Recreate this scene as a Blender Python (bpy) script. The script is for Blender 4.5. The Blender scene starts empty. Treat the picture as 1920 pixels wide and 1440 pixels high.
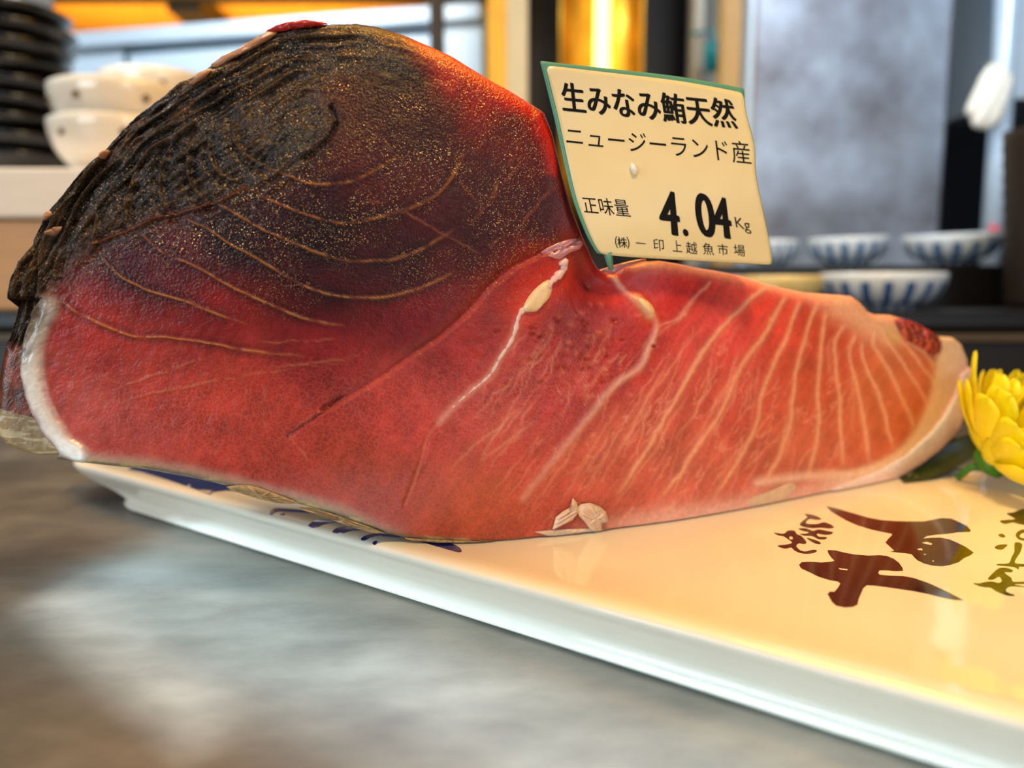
import bpy, bmesh, math, random
import numpy as np
from mathutils import Vector, Matrix
from mathutils.bvhtree import BVHTree
from mathutils.geometry import tessellate_polygon

random.seed(7); np.random.seed(7)
S = bpy.context.scene
COL = S.collection
R = math.radians

# ------------------------------------------------------------------ camera
CAM_H, PITCH, FPX = 0.144, R(7.0), 1450.0
cd = bpy.data.cameras.new('camera'); cam = bpy.data.objects.new('camera', cd); COL.objects.link(cam)
cam.location = (0, 0, CAM_H); cam.rotation_euler = (R(90) - PITCH, 0, 0)
cd.sensor_width = 36; cd.lens = 36 * FPX / 1920; cd.clip_start = 0.01
cd.dof.use_dof = True; cd.dof.focus_distance = 0.352; cd.dof.aperture_fstop = 4.0
S.camera = cam

# ------------------------------------------------------------------ world, lights, exposure
S.view_settings.view_transform = 'Standard'; S.view_settings.look = 'None'
S.view_settings.gamma = 1; S.view_settings.use_curve_mapping = False
S.view_settings.exposure = -0.08
w = bpy.data.worlds.new('world'); S.world = w; w.use_nodes = True
bg = w.node_tree.nodes['Background']
bg.inputs[0].default_value = (0.62, 0.78, 1.0, 1); bg.inputs[1].default_value = 0.14

def area(name, loc, target, size, power, color, size_y=None, spread=None, spec=1.0):
    l = bpy.data.lights.new(name, 'AREA'); l.energy = power; l.color = color; l.size = size
    if size_y: l.shape = 'RECTANGLE'; l.size_y = size_y
    if spread: l.spread = R(spread)
    l.specular_factor = spec
    o = bpy.data.objects.new(name, l); COL.objects.link(o); o.location = loc
    d = Vector(target) - Vector(loc)
    o.rotation_euler = d.to_track_quat('-Z', 'Y').to_euler()
    return o

WARM = (1.0, 0.51, 0.08)
area('warm_ceiling_lamp', (0.17, 0.58, 0.95), (0.14, 0.34, 0.02), 0.30, 7.0, WARM)
area('window_daylight', (-1.35, -1.0, 0.45), (0.05, 0.4, 0.08), 1.1, 20, (0.78, 0.90, 1.0), 0.5)
area('warm_front_lamp', (0.18, 0.02, 0.85), (0.0, 0.38, 0.15), 0.10, 5.5, (1.0, 0.68, 0.28))
area('added_side_fill', (1.0, -1.0, 0.40), (0.15, 0.42, 0.08), 0.9, 5.0, (0.84, 0.92, 1.0), 0.45)  # added cool fill that whitens the rind at the right end
area('back_room_daylight', (0.55, 0.45, 1.25), (0.75, 1.40, 0.5), 0.4, 4.4, (0.78, 0.88, 1.0), spread=90)
area('soffit_lamp', (-0.75, 2.0, 0.62), (-0.75, 2.15, 0.95), 0.9, 5.5, (1.0, 0.62, 0.2), 0.2)
area('shelf_lamp', (-0.40, 0.80, 1.1), (-0.45, 1.0, 0.3), 0.3, 4, (1.0, 0.74, 0.42))
area('cabinet_daylight', (-0.9, 0.9, 1.15), (-0.8, 1.65, 0.5), 0.5, 15, (0.74, 0.88, 1.0))
def shaft(name, corner, along_, across, length, width, D, power, color, spread):
    """a collimated added beam, imitating light thrown off the plate, landing on the worktop as a parallelogram"""
    D = Vector(D).normalized(); u = Vector(along_); u = u.normalized()
    x = (u - D * u.dot(D)); kx = x.length; x.normalize(); y = x.cross(-D) * -1
    g = y - D * (y.z / D.z); sy = 1 if g.dot(Vector(across)) > 0 else -1
    gl = abs(g.dot(Vector((-u.y, u.x, 0))))
    cen = Vector(corner) + u * length / 2 + g * sy * (width / gl) / 2
    l = bpy.data.lights.new(name, 'AREA'); l.shape = 'RECTANGLE'; l.size = length * kx; l.size_y = width / gl
    l.energy = power; l.color = color; l.spread = R(spread)
    o = bpy.data.objects.new(name, l); COL.objects.link(o)
    z = -D; y = z.cross(x); o.matrix_world = Matrix.Translation(cen - D * 1.1) @ Matrix((x, y, z)).transposed().to_4x4()
    return o
shaft('caustic_patch_beam', (-.221, .349, 0), (.811, -.585, 0), (0, 1, 0), .60, .074, (0, .87, -.49), 0.8, (0.52, 0.80, 1.0), 3)  # added lamp in place of the daylight caustic beside the plate
shaft('caustic_edge_beam', (-.221, .349, 0), (.73, -.68, 0), (0, 1, 0), .17, .006, (0, .87, -.49), 0.036, (0.9, 0.96, 1.0), 1.5)  # added thin lamp drawing the bright edge of the caustic

# ------------------------------------------------------------------ pixel <-> place helpers
sn, cs = math.sin(PITCH), math.cos(PITCH)
def ray(px, py):
    u = (px - 960) / FPX; v = (720 - py) / FPX
    return Vector((u, v * sn + cs, v * cs - sn))
def at(px, py, Y):
    d = ray(px, py); return Vector((0, 0, CAM_H)) + d * (Y / d.y)
def on_z(px, py, z):
    d = ray(px, py); return Vector((0, 0, CAM_H)) + d * ((z - CAM_H) / d.z)

# ------------------------------------------------------------------ colour / material helpers
def lin(c):
    return tuple((x / 255 / 12.92) if x <= 10 else (((x / 255) + .055) / 1.055) ** 2.4 for x in c)
def lin4(c): return lin(c) + (1.0,)
def _mat(name):
    m = bpy.data.materials.new(name); m.use_nodes = True
    nt = m.node_tree; return m, nt, nt.nodes['Principled BSDF']
def mat(name, rgb, rough=.5, metal=0., var=.12, scale=40., bump=0., bscale=200., stretch=(1, 1, 1), coat=0., emit=0., sss=0., trans=0., spec=.5):
    m, nt, b = _mat(name)
    N = nt.nodes; L = nt.links
    tc = N.new('ShaderNodeTexCoord'); mp = N.new('ShaderNodeMapping'); mp.inputs['Scale'].default_value = stretch
    L.new(tc.outputs['Object'], mp.inputs[0])
    no = N.new('ShaderNodeTexNoise'); no.inputs['Scale'].default_value = scale; no.inputs['Detail'].default_value = 5
    L.new(mp.outputs[0], no.inputs['Vector'])
    mx = N.new('ShaderNodeMix'); mx.data_type = 'RGBA'
    c = lin(rgb)
    mx.inputs[6].default_value = tuple(x * (1 - var) for x in c) + (1,)
    mx.inputs[7].default_value = tuple(min(1, x * (1 + var)) for x in c) + (1,)
    L.new(no.outputs['Fac'], mx.inputs[0]); L.new(mx.outputs[2], b.inputs['Base Color'])
    b.inputs['Roughness'].default_value = rough; b.inputs['Metallic'].default_value = metal
    b.inputs['Coat Weight'].default_value = coat; b.inputs['Coat Roughness'].default_value = .05
    b.inputs['Specular IOR Level'].default_value = spec
    b.inputs['Transmission Weight'].default_value = trans
    if sss:
        b.inputs['Subsurface Weight'].default_value = sss; b.inputs['Subsurface Scale'].default_value = .006
        b.inputs['Subsurface Radius'].default_value = (1, .6, .3)
    if emit:
        b.inputs['Emission Color'].default_value = c + (1,); b.inputs['Emission Strength'].default_value = emit
    if bump:
        n2 = N.new('ShaderNodeTexNoise'); n2.inputs['Scale'].default_value = bscale; n2.inputs['Detail'].default_value = 6
        L.new(mp.outputs[0], n2.inputs['Vector'])
        bp = N.new('ShaderNodeBump'); bp.inputs['Strength'].default_value = bump; bp.inputs['Distance'].default_value = .001
        L.new(n2.outputs['Fac'], bp.inputs['Height']); L.new(bp.outputs[0], b.inputs['Normal'])
    return m

# ------------------------------------------------------------------ object helpers
def tag(o, label=None, cat=None, group=None, kind=None):
    if label: o['label'] = label
    if cat: o['category'] = cat
    if group: o['group'] = group
    if kind: o['kind'] = kind
    return o
def empty(name, loc=(0, 0, 0), label=None, cat=None, group=None, rot=(0, 0, 0)):
    o = bpy.data.objects.new(name, None); COL.objects.link(o); o.location = loc; o.rotation_euler = rot
    o.empty_display_size = .02
    return tag(o, label, cat, group)
def mesh_obj(name, verts, faces, m, parent=None, smooth=True, world=True):
    """verts given in world space; parent is an Empty (its location is subtracted)"""
    me = bpy.data.meshes.new(name)
    me.from_pydata([tuple(v) for v in verts], [], [tuple(f) for f in faces])
    me.update(); me.validate()
    if m: me.materials.append(m)
    if smooth:
        me.polygons.foreach_set('use_smooth', [True] * len(me.polygons))
    o = bpy.data.objects.new(name, me); COL.objects.link(o)
    if parent:
        o.parent = parent
        if world:
            bpy.context.view_layer.update()
            o.matrix_parent_inverse = parent.matrix_world.inverted()
    return o
def bm_obj(name, bm, m, parent=None, smooth=True, world=True):
    bmesh.ops.recalc_face_normals(bm, faces=bm.faces)
    vs = [v.co.copy() for v in bm.verts]; bm.verts.index_update()
    fs = [[v.index for v in f.verts] for f in bm.faces]; bm.free()
    return mesh_obj(name, vs, fs, m, parent, smooth, world)
def box_bm(p0, p1, bev=.002, seg=2):
    bm = bmesh.new(); bmesh.ops.create_cube(bm, size=1)
    c = [(a + b) / 2 for a, b in zip(p0, p1)]; s = [abs(b - a) for a, b in zip(p0, p1)]
    for v in bm.verts: v.co = Vector([v.co[i] * s[i] + c[i] for i in range(3)])
    if bev: bmesh.ops.bevel(bm, geom=bm.edges[:], offset=min(bev, min(s) * .45), segments=seg, affect='EDGES', profile=.5)
    return bm
def box(name, p0, p1, m, parent=None, bev=.002):
    return bm_obj(name, box_bm(p0, p1, bev), m, parent, smooth=False)
def boxpx(name, x0, y0, x1, y1, Y, th, m, parent=None, bev=.002, zb=None, zt=None):
    ym = (y0 + y1) / 2
    a = at(x0, ym, Y).x; b = at(x1, ym, Y).x
    t = at(960, y0, Y).z if zt is None else zt; bo = at(960, y1, Y).z if zb is None else zb
    return box(name, (a, Y, bo), (b, Y + th, t), m, parent, bev)
def lathe(name, prof, m, parent=None, n=48, loc=(0, 0, 0), tilt=None, smooth=True, closed=False):
    vs = []; fs = []; k = len(prof)
    M = Matrix.Translation(loc)
    if tilt: M = M @ tilt
    for i in range(n):
        a = 2 * math.pi * i / n
        for r, z in prof: vs.append(M @ Vector((r * math.cos(a), r * math.sin(a), z)))
    for i in range(n):
        j = (i + 1) % n
        for q in range(k - 1): fs.append((i * k + q, j * k + q, j * k + q + 1, i * k + q + 1))
    for q in (0, k - 1):
        if prof[q][0] > 1e-5: fs.append([i * k + q for i in (range(n) if q else range(n - 1, -1, -1))])
    return mesh_obj(name, vs, fs, m, parent, smooth)
def tube(name, pts, rad, m, parent=None, n=10):
    pts = [Vector(p) for p in pts]; vs = []; fs = []
    if not hasattr(rad, '__len__'): rad = [rad] * len(pts)
    for i, p in enumerate(pts):
        t = (pts[min(i + 1, len(pts) - 1)] - pts[max(i - 1, 0)]).normalized()
        u = t.cross(Vector((.13, .97, .21))).normalized(); v = t.cross(u)
        for k in range(n):
            a = 2 * math.pi * k / n; vs.append(p + (u * math.cos(a) + v * math.sin(a)) * rad[i])
    for i in range(len(pts) - 1):
        for k in range(n):
            k2 = (k + 1) % n; fs.append((i * n + k, i * n + k2, (i + 1) * n + k2, (i + 1) * n + k))
    fs.append(list(range(n - 1, -1, -1))); fs.append(list(range((len(pts) - 1) * n, len(pts) * n)))
    return mesh_obj(name, vs, fs, m, parent)
def resample(poly, step, closed=False, smooth=True):
    P = np.array(poly, float)
    if closed: P = np.vstack([P, P[:1]])
    if smooth and len(P) > 2:
        Q = []
        for i in range(len(P) - 1):
            p1, p2 = P[i], P[i + 1]
            p0 = P[i - 1] if i > 0 else (P[-2] if closed else p1)
            p3 = P[i + 2] if i + 2 < len(P) else (P[1] if closed else p2)
            n = max(2, int(np.hypot(*(p2 - p1)) / step))
            for t in np.arange(n) / n:
                Q.append(.5 * ((2 * p1) + (-p0 + p2) * t + (2 * p0 - 5 * p1 + 4 * p2 - p3) * t ** 2 + (-p0 + 3 * p1 - 3 * p2 + p3) * t ** 3))
        if not closed: Q.append(P[-1])
        return np.array(Q)
    Q = []
    for i in range(len(P) - 1):
        n = max(1, int(np.hypot(*(P[i + 1] - P[i])) / step))
        for t in np.arange(n) / n: Q.append(P[i] * (1 - t) + P[i + 1] * t)
    if not closed: Q.append(P[-1])
    return np.array(Q)
def area2(P):
    return sum(P[i - 1][0] * P[i][1] - P[i][0] * P[i - 1][1] for i in range(len(P)))
def slab_poly(name, fn, poly, m, parent, step=3, holes=(), off=0.0, thick=0.0004, smooth=True):
    """thin inlay: a traced outline laid on a surface; fn(px,py)->(point, normal)"""
    loops = [resample(poly, step, True, smooth)] + [resample(h, step, True, smooth) for h in holes]
    tris = tessellate_polygon([[Vector((p[0], p[1], 0)) for p in l] for l in loops])
    pts = [p for l in loops for p in l]; n = len(pts)
    top = []; bot = []
    for p in pts:
        q, nn = fn(p[0], p[1]); top.append(q + nn * (off + thick)); bot.append(q + nn * (off - .0004))
    fs = []
    for t in tris:
        a, b, c = [Vector(top[i]) for i in t]
        nn = fn(*pts[t[0]])[1]
        fs.append(t if (b - a).cross(c - a).dot(nn) > 0 else (t[0], t[2], t[1]))
    fs += [tuple(n + i for i in reversed(f)) for f in fs]
    o = 0
    for l in loops:
        k = len(l)
        for i in range(k):
            j = (i + 1) % k; fs.append((o + i, o + j, n + o + j, n + o + i))
        o += k
    return mesh_obj(name, top + bot, fs, m, parent, smooth=False)

# ================================================================== MATERIALS
M = {}
M['porcelain'] = mat('porcelain', (243, 234, 214), .07, var=.015, scale=8, coat=.1)
M['ink'] = mat('black_glaze', (20, 10, 12), .08, var=.2, coat=.4)
M['navy'] = mat('navy_glaze', (14, 30, 118), .08, var=.25, scale=60, coat=.4)
M['pale'] = mat('pale_glaze', (205, 220, 235), .1, var=.05)
M['paper'] = mat('sticker_paper', (234, 210, 156), .32, var=.05, scale=60, bump=.25, bscale=60)
M['green'] = mat('green_backing', (88, 148, 122), .4, var=.12, scale=80)
M['text'] = mat('printed_ink', (16, 14, 14), .6, var=.2, spec=.15)
M['rice'] = mat('white_grain', (240, 236, 225), .3, sss=.3, var=.04)
M['steel'] = None
M['petal'] = mat('yellow_petal', (255, 232, 12), .45, var=.10, scale=90, sss=.25, bump=.2, bscale=300)
M['petal_in'] = mat('deep_yellow_petal', (255, 206, 0), .45, var=.12, scale=90, sss=.25, bump=.2, bscale=300)
M['calyx'] = mat('green_calyx', (58, 128, 24), .5, var=.3, scale=200, bump=.4)
M['leaf'] = mat('dark_leaf', (48, 66, 14), .4, var=.3, scale=60, stretch=(1, 6, 1), bump=.4, bscale=200)

# brushed steel worktop
def steel_mat(name, rgb, rough=.34, scr=.5, metal=1.0, stretch=(2.2, 5, 2.2), alt=None, var=.25, cloud=9.):
    m, nt, b = _mat(name); N = nt.nodes; L = nt.links
    tc = N.new('ShaderNodeTexCoord')
    mp = N.new('ShaderNodeMapping'); mp.inputs['Scale'].default_value = stretch; mp.inputs['Rotation'].default_value = (0, 0, R(-52))
    L.new(tc.outputs['Object'], mp.inputs[0])
    n1 = N.new('ShaderNodeTexNoise'); n1.inputs['Scale'].default_value = 9; n1.inputs['Detail'].default_value = 8; n1.inputs['Roughness'].default_value = .7
    L.new(mp.outputs[0], n1.inputs['Vector'])
    n2 = N.new('ShaderNodeTexNoise'); n2.inputs['Scale'].default_value = cloud; n2.inputs['Detail'].default_value = 6
    L.new(tc.outputs['Object'], n2.inputs['Vector'])
    c = lin(rgb)
    mx = N.new('ShaderNodeMix'); mx.data_type = 'RGBA'
    mx.inputs[6].default_value = tuple(x * (1 - var) for x in c) + (1,); mx.inputs[7].default_value = tuple(min(1, x * (1 + var)) for x in c) + (1,)
    if alt: mx.inputs[6].default_value = lin4(alt); mx.inputs[7].default_value = lin4(rgb)
    av = N.new('ShaderNodeMath'); av.operation = 'ADD'; L.new(n1.outputs['Fac'], av.inputs[0]); L.new(n2.outputs['Fac'], av.inputs[1])
    ar = N.new('ShaderNodeMapRange'); ar.inputs['From Min'].default_value = .7; ar.inputs['From Max'].default_value = 1.3; L.new(av.outputs[0], ar.inputs['Value'])
    L.new(ar.outputs[0], mx.inputs[0]); L.new(mx.outputs[2], b.inputs['Base Color'])
    mr = N.new('ShaderNodeMapRange'); mr.inputs['From Min'].default_value = .3; mr.inputs['From Max'].default_value = .7
    mr.inputs['To Min'].default_value = rough - .06; mr.inputs['To Max'].default_value = rough + .1
    L.new(n2.outputs['Fac'], mr.inputs['Value']); L.new(mr.outputs[0], b.inputs['Roughness'])
    b.inputs['Metallic'].default_value = metal
    bp = N.new('ShaderNodeBump'); bp.inputs['Strength'].default_value = scr; bp.inputs['Distance'].default_value = .0004
    L.new(n1.outputs['Fac'], bp.inputs['Height']); L.new(bp.outputs[0], b.inputs['Normal'])
    return m
M['steel'] = steel_mat('brushed_steel', (118, 112, 103), .34, .7, metal=.35, var=.4, cloud=14)
M['fridge'] = steel_mat('fridge_steel', (196, 210, 226), .36, .2, metal=.75, stretch=(1, 1, 1), cloud=5, alt=(126, 120, 122))
M['cab'] = mat('pale_cabinet', (205, 222, 236), .35, metal=.3, var=.06, scale=6)
M['cabdark'] = mat('cabinet_gap', (40, 70, 84), .5)
M['lacquer'] = mat('black_lacquer', (9, 8, 8), .26, var=.3, coat=.2)
M['whitebowl'] = mat('cream_bowl', (232, 220, 200), .14, var=.03, coat=.4)
M['motif'] = mat('brown_motif', (96, 62, 26), .3)
M['crate'] = mat('pale_wood', (232, 216, 196), .55, var=.12, scale=14, stretch=(1, 1, 14), bump=.1)
M['crate2'] = mat('tan_wood', (200, 150, 96), .55, var=.16, scale=14, stretch=(1, 1, 10))
M['soffit'] = mat('golden_wood', (222, 162, 60), .5, var=.2, scale=5, stretch=(6, 1, 1))
M['darkwood'] = mat('dark_wood', (34, 25, 18), .45, var=.4, scale=9, stretch=(1, 6, 8))
M['black'] = mat('black_board', (14, 13, 14), .4, var=.3)
M['wall'] = mat('brown_wall', (74, 52, 30), .7, var=.4, scale=5)
M['cream'] = mat('cream_post', (206, 188, 148), .5, var=.08)
M['gold'] = mat('gold_pole', (226, 170, 60), .4, metal=.3, var=.2)
M['brass'] = mat('brass', (222, 162, 62), .36, metal=.9, var=.6, scale=18)
M['glow'] = mat('lamp_glow', (255, 222, 120), .5, emit=4.5)
M['teal'] = mat('teal_plastic', (0, 128, 136), .4)
M['greypost'] = mat('grey_post', (150, 142, 128), .4, metal=.4)
M['olive'] = mat('olive_wall', (176, 166, 92), .7)
M['navyblk'] = mat('navy_black', (8, 14, 24), .5, var=.4)
M['palepole'] = mat('pale_pole', (186, 208, 226), .35, metal=.2)
M['cloth'] = mat('white_cloth', (238, 238, 226), .85, var=.05, scale=60, bump=.4, bscale=120)
M['red'] = mat('red_cap', (220, 60, 70), .4)

# ================================================================== SETTING
LEDGE_Z = .12
o = box('floor', (-3, -1.2, -.9), (3, 2.9, -.86), mat('floor_tile', (70, 64, 58), .5)); tag(o, kind='structure')
o = box('wall_back', (-3, 2.75, -.86), (3, 2.83, 1.9), M['wall']); tag(o, kind='structure')
o = box('ceiling', (-3, -.1, 1.9), (3, 2.9, 1.96), mat('ceiling_board', (120, 96, 66), .7)); tag(o, kind='structure')
o = box('wall_left', (-3.06, -1.2, -.86), (-3, 2.9, 1.9), M['wall']); tag(o, kind='structure')
o = box('wall_right', (3, -1.2, -.86), (3.06, 2.9, 1.9), M['wall']); tag(o, kind='structure')

ctr = empty('steel_counter', (0, .2, -.86), 'brushed stainless steel worktop carrying the long white serving plate', 'counter')
box('worktop', (-1.6, -.45, -.035), (1.6, .84, 0), M['steel'], ctr, bev=.004)
box('cabinet_body', (-1.55, -.38, -.86), (1.55, .82, -.036), M['cab'], ctr)

led = empty('back_counter', (0, 1.2, -.86), 'dark wooden back counter with a raised ledge behind the fish', 'counter')
box('ledge_body', (-1.9, .86, -.86), (1.9, 2.3, LEDGE_Z - .022), M['darkwood'], led)
box('ledge_top', (-1.9, .845, LEDGE_Z - .02), (1.9, 2.3, LEDGE_Z), M['black'], led, bev=.004)
box('edge_strip', (-1.9, .848, .086), (1.9, .859, .096), mat('brown_strip', (86, 70, 46), .5), led)

# ================================================================== PLATE
PYAW = math.atan2(-.585, .811)
E1 = Vector((math.cos(PYAW), math.sin(PYAW), 0)); E2 = Vector((-E1.y, E1.x, 0))
PA = Vector((-.285, .519, 0)) - E1 * .05 - E2 * .0085
PLEN, PWID, PRAD = .72, .34, .045
FLOOR = .022
prof = [(.150, .0045), (.016, .0045), (.0135, .0012), (.0115, 0), (.008, 0), (.0058, .0012), (.0052, .0030), (.0066, .0046), (.0080, .0065), (.0078, .0100), (.0060, .0140), (.0036, .0178),
        (.0014, .0208), (.0002, .0228), (.0004, .0242), (.0018, .0252), (.0048, .0257), (.009, .0256), (.015, .0249), (.024, .0238), (.036, .0227), (.050, .02215), (.07, FLOOR), (.11, FLOOR), (.15, FLOOR)]
def rrect(d, e=0., n=14):
    r = max(PRAD - d, .004); pts = []
    for cx, cy, a0 in ((PLEN - d - e - r, d + r, -90), (PLEN - d - e - r, PWID - d - r, 0), (d + e + r, PWID - d - r, 90), (d + e + r, d + r, 180)):
        for k in range(n):
            a = R(a0 + 90 * k / (n - 1)); pts.append((cx + r * math.cos(a), cy + r * math.sin(a)))
    return pts
pv = []; pf = []
for q, (d, z) in enumerate(prof):
    t = min(1, max(0, (.0178 - z) / .0135)) if q < 14 else 0
    e_ = .055 * t * t * (3 - 2 * t)                      # the two ends flare out above the foot
    for a, b in rrect(d, e_): pv.append(PA + E1 * a + E2 * b + Vector((0, 0, z)))
n = 56
for q in range(len(prof) - 1):
    for i in range(n):
        j = (i + 1) % n; pf.append((q * n + i, q * n + j, (q + 1) * n + j, (q + 1) * n + i))
pf.append(list(range(n - 1, -1, -1))); pf.append([(len(prof) - 1) * n + i for i in range(n)])
pc = PA + E1 * PLEN / 2 + E2 * PWID / 2
plate = empty('serving_plate', (pc.x, pc.y, 0), 'long white glazed serving plate with black brush calligraphy under the tuna', 'plate', rot=(0, 0, PYAW))
pb = mesh_obj('plate_body', pv, pf, M['porcelain'], plate)
plate_bvh = BVHTree.FromPolygons(pv, pf)
def on_plate(px, py):
    d = ray(px, py).normalized()
    h = plate_bvh.ray_cast(Vector((0, 0, CAM_H)), d)
    if h[0] is None: return on_z(px, py, FLOOR), Vector((0, 0, 1))
    nn = h[1] if h[1].dot(d) < 0 else -h[1]
    return h[0], nn
def c84(pts): return [(1420 + x / 3.84, 920 + y / 3.84) for x, y in pts]
def c56(pts): return [(150 + x / 2.56, 850 + y / 2.56) for x, y in pts]
BIG1 = [(495,112),(560,125),(680,160),(800,195),(900,213),(1000,220),(1100,222),(1200,222),(1285,205),(1330,197),(1400,202),(1460,230),(1510,255),(1538,285),(1530,298),(1450,300),(1360,312),(1280,318),(1220,328),(1195,345),(1250,340),(1320,338),(1380,350),(1440,375),(1500,405),(1558,447),(1535,465),(1490,485),(1450,515),(1390,535),(1330,545),(1260,540),(1200,525),(1150,500),(1130,480),(1110,458),(1060,450),(1000,445),(960,440),(985,432),(950,400),(922,375),(940,350),(970,320),(965,310),(900,298),(820,280),(720,250),(640,215),(580,180),(530,150)]
H1 = [[(1180,375),(1220,368),(1258,380),(1255,392),(1215,385)], [(1150,418),(1185,415),(1190,430),(1160,428)], [(1197,455),(1215,455),(1212,462),(1200,462)], [(1258,503),(1268,502),(1272,512),(1265,514)]]
BIG2 = [(505,428),(560,430),(620,445),(700,460),(800,468),(880,465),(930,470),(980,490),(1020,520),(1045,555),(1050,578),(1000,580),(940,575),(880,575),(870,592),(880,605),(950,612),(1050,615),(1130,630),(1230,665),(1320,705),(1400,745),(1450,770),(1488,790),(1420,788),(1330,770),(1230,745),(1130,725),(1030,710),(930,695),(850,685),(790,682),(765,700),(745,745),(730,780),(722,820),(690,838),(630,842),(570,830),(540,805),(525,780),(505,745),(520,728),(555,728),(580,700),(597,670),(580,655),(520,645),(440,620),(370,585),(315,560),(300,535),(320,515),(380,512),(460,518),(530,512),(555,505),(530,480),(510,450)]
H2 = [[(580,557),(650,565),(650,575),(600,570)]]
SM = [([(340,168),(400,175),(440,190),(462,207),(420,210),(375,205),(350,230),(370,240),(430,240),(480,228),(530,245),(552,265),(520,273),(460,268),(390,270),(340,262),(305,245),(330,215),(360,190)], []),
      ([(295,275),(350,272),(400,290),(440,280),(500,290),(545,300),(530,315),(480,318),(430,310),(440,330),(500,335),(490,350),(440,350),(400,330),(340,325),(305,312),(350,310),(370,300),(330,290)], []),
      ([(355,340),(400,350),(450,370),(455,385),(420,382),(380,362)], []),
      ([(120,303),(190,310),(220,288),(270,290),(280,310),(320,330),(355,375),(330,385),(300,380),(280,400),(310,430),(350,438),(400,425),(430,432),(410,448),(360,455),(310,450),(265,430),(245,410),(200,418),(155,405),(150,395),(210,388),(250,375),(220,350),(190,330),(150,322)], [[(230,335),(250,330),(255,350),(235,350)]]),
      ([(1745,218),(1800,210),(1855,205),(1835,190),(1795,165),(1850,155),(1880,140),(1930,130),(2010,150),(2040,200),(1990,245),(1940,250),(1880,240),(1840,230),(1780,240)], []),
      ([(1735,318),(1760,310),(1785,325),(1775,338),(1745,332)], []),
      ([(1710,405),(1740,390),(1800,388),(1790,405),(1760,425),(1720,420)], []),
      ([(1860,320),(1890,285),(1940,280),(1990,300),(1940,300),(1900,310),(1890,335),(1940,345),(2000,335),(1980,360),(1890,355)], []),
      ([(1855,375),(1905,385),(1895,440),(1870,480),(1855,520),(1925,530),(2020,540),(1925,548),(1885,548),(1880,568),(1845,550),(1730,538),(1735,528),(1810,522),(1830,480),(1850,440)], []),
      ([(1555,668),(1600,668),(1640,658),(1690,655),(1740,665),(1760,650),(1740,620),(1700,640),(1660,638),(1690,600),(1740,560),(1800,558),(1840,575),(1830,588),(1780,590),(1830,630),(1840,655),(1925,655),(2030,660),(1925,672),(1850,675),(1925,690),(2000,705),(1830,690),(1790,725),(1850,750),(1840,760),(1780,750),(1720,725),(1680,700),(1630,695),(1590,685)], [])]
slab_poly('brush_character', on_plate, c84(BIG1), M['ink'], plate, 4, [c84(h) for h in H1], thick=.00006, smooth=False)
slab_poly('brush_character', on_plate, c84(BIG2), M['ink'], plate, 4, [c84(h) for h in H2], thick=.00006, smooth=False)
for p, hs in SM:
    slab_poly('brush_stroke', on_plate, c84(p), M['ink'], plate, 3, [c84(h) for h in hs], thick=.00006)
RIM = [[(910,292),(918,278),(935,268),(980,268),(1060,275),(1110,287),(1030,281),(960,278),(930,285),(920,296)], [(960,295),(985,290),(975,298)],
       [(1098,348),(1120,330),(1160,322),(1230,322),(1300,336),(1220,333),(1170,340),(1140,355),(1115,358)],
       [(1212,378),(1235,360),(1280,355),(1340,358),(1420,370),(1330,370),(1290,374),(1265,384),(1250,380),(1235,384),(1220,382)],
       [(1348,415),(1370,398),(1420,388),(1480,390),(1545,402),(1450,398),(1400,402),(1380,412),(1365,420)], [(1405,430),(1425,422),(1422,438),(1410,440)]]
for p in RIM: slab_poly('rim_brush_mark', on_plate, c56(p), M['navy'], plate, 2, off=.0003, thick=.0001)
slab_poly('navy_rim_band', on_plate, c56([(230,78),(300,92),(420,128),(540,168),(625,200),(640,187),(700,180),(780,184),(860,195),(860,120),(700,60),(500,20),(300,20)]), M['navy'], plate, 3, thick=.00006, smooth=False)
slab_poly('pale_arc', on_plate, c56([(512,166),(520,152),(545,145),(590,147),(548,150),(528,156),(520,168)]), M['pale'], plate, 2, off=.0001, thick=.00006)
slab_poly('navy_rim_stroke', on_plate, c56([(1560,395),(1640,425),(1740,455),(1822,476),(1830,462),(1800,440),(1700,400),(1600,380)]), M['navy'], plate, 3, thick=.00006)

# ================================================================== TUNA
TOP = [(-45,780),(-42,720),(-30,650),(-12,600),(-3,560),(2,525),(22,485),(47,456),(67,412),(80,390),(138,321),(168,288),(233,222),(292,179),(335,146),(379,122),(401,106),(445,84),(485,58),(510,48),(540,40),(580,38),(620,38),(667,35),(709,40),(764,56),(819,78),(855,95),(892,118),(928,140),(965,160),(1001,182),(1028,206),(1042,250),(1058,320),(1078,390),(1098,440),(1120,480),(1136,501),(1150,511),(1166,512),(1184,500),(1217,490),(1250,488),(1283,493),(1320,501),(1360,507),(1402,515),(1446,529),(1486,540),(1530,549),(1585,553),(1606,555),(1621,566),(1636,584),(1650,590),(1679,591),(1712,600),(1749,620),(1767,631),(1792,633),(1807,646),(1818,675),(1822,712)]
BOT = [(-45,780),(-40,820),(-20,848),(0,856),(36,866),(55,867),(106,863),(150,868),(189,873),(267,880),(369,897),(443,914),(521,934),(580,950),(658,975),(716,999),(775,1014),(892,1022),(960,1018),(1030,1010),(1120,1003),(1153,996),(1203,990),(1287,980),(1412,960),(1439,955),(1500,944),(1566,931),(1639,912),(1687,898),(1730,872),(1760,850),(1789,821),(1803,799),(1811,770),(1819,740),(1822,712)]
TOPa, BOTa = np.array(TOP, float), np.array(BOT, float)
NXC, NYR = 640, 330
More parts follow.
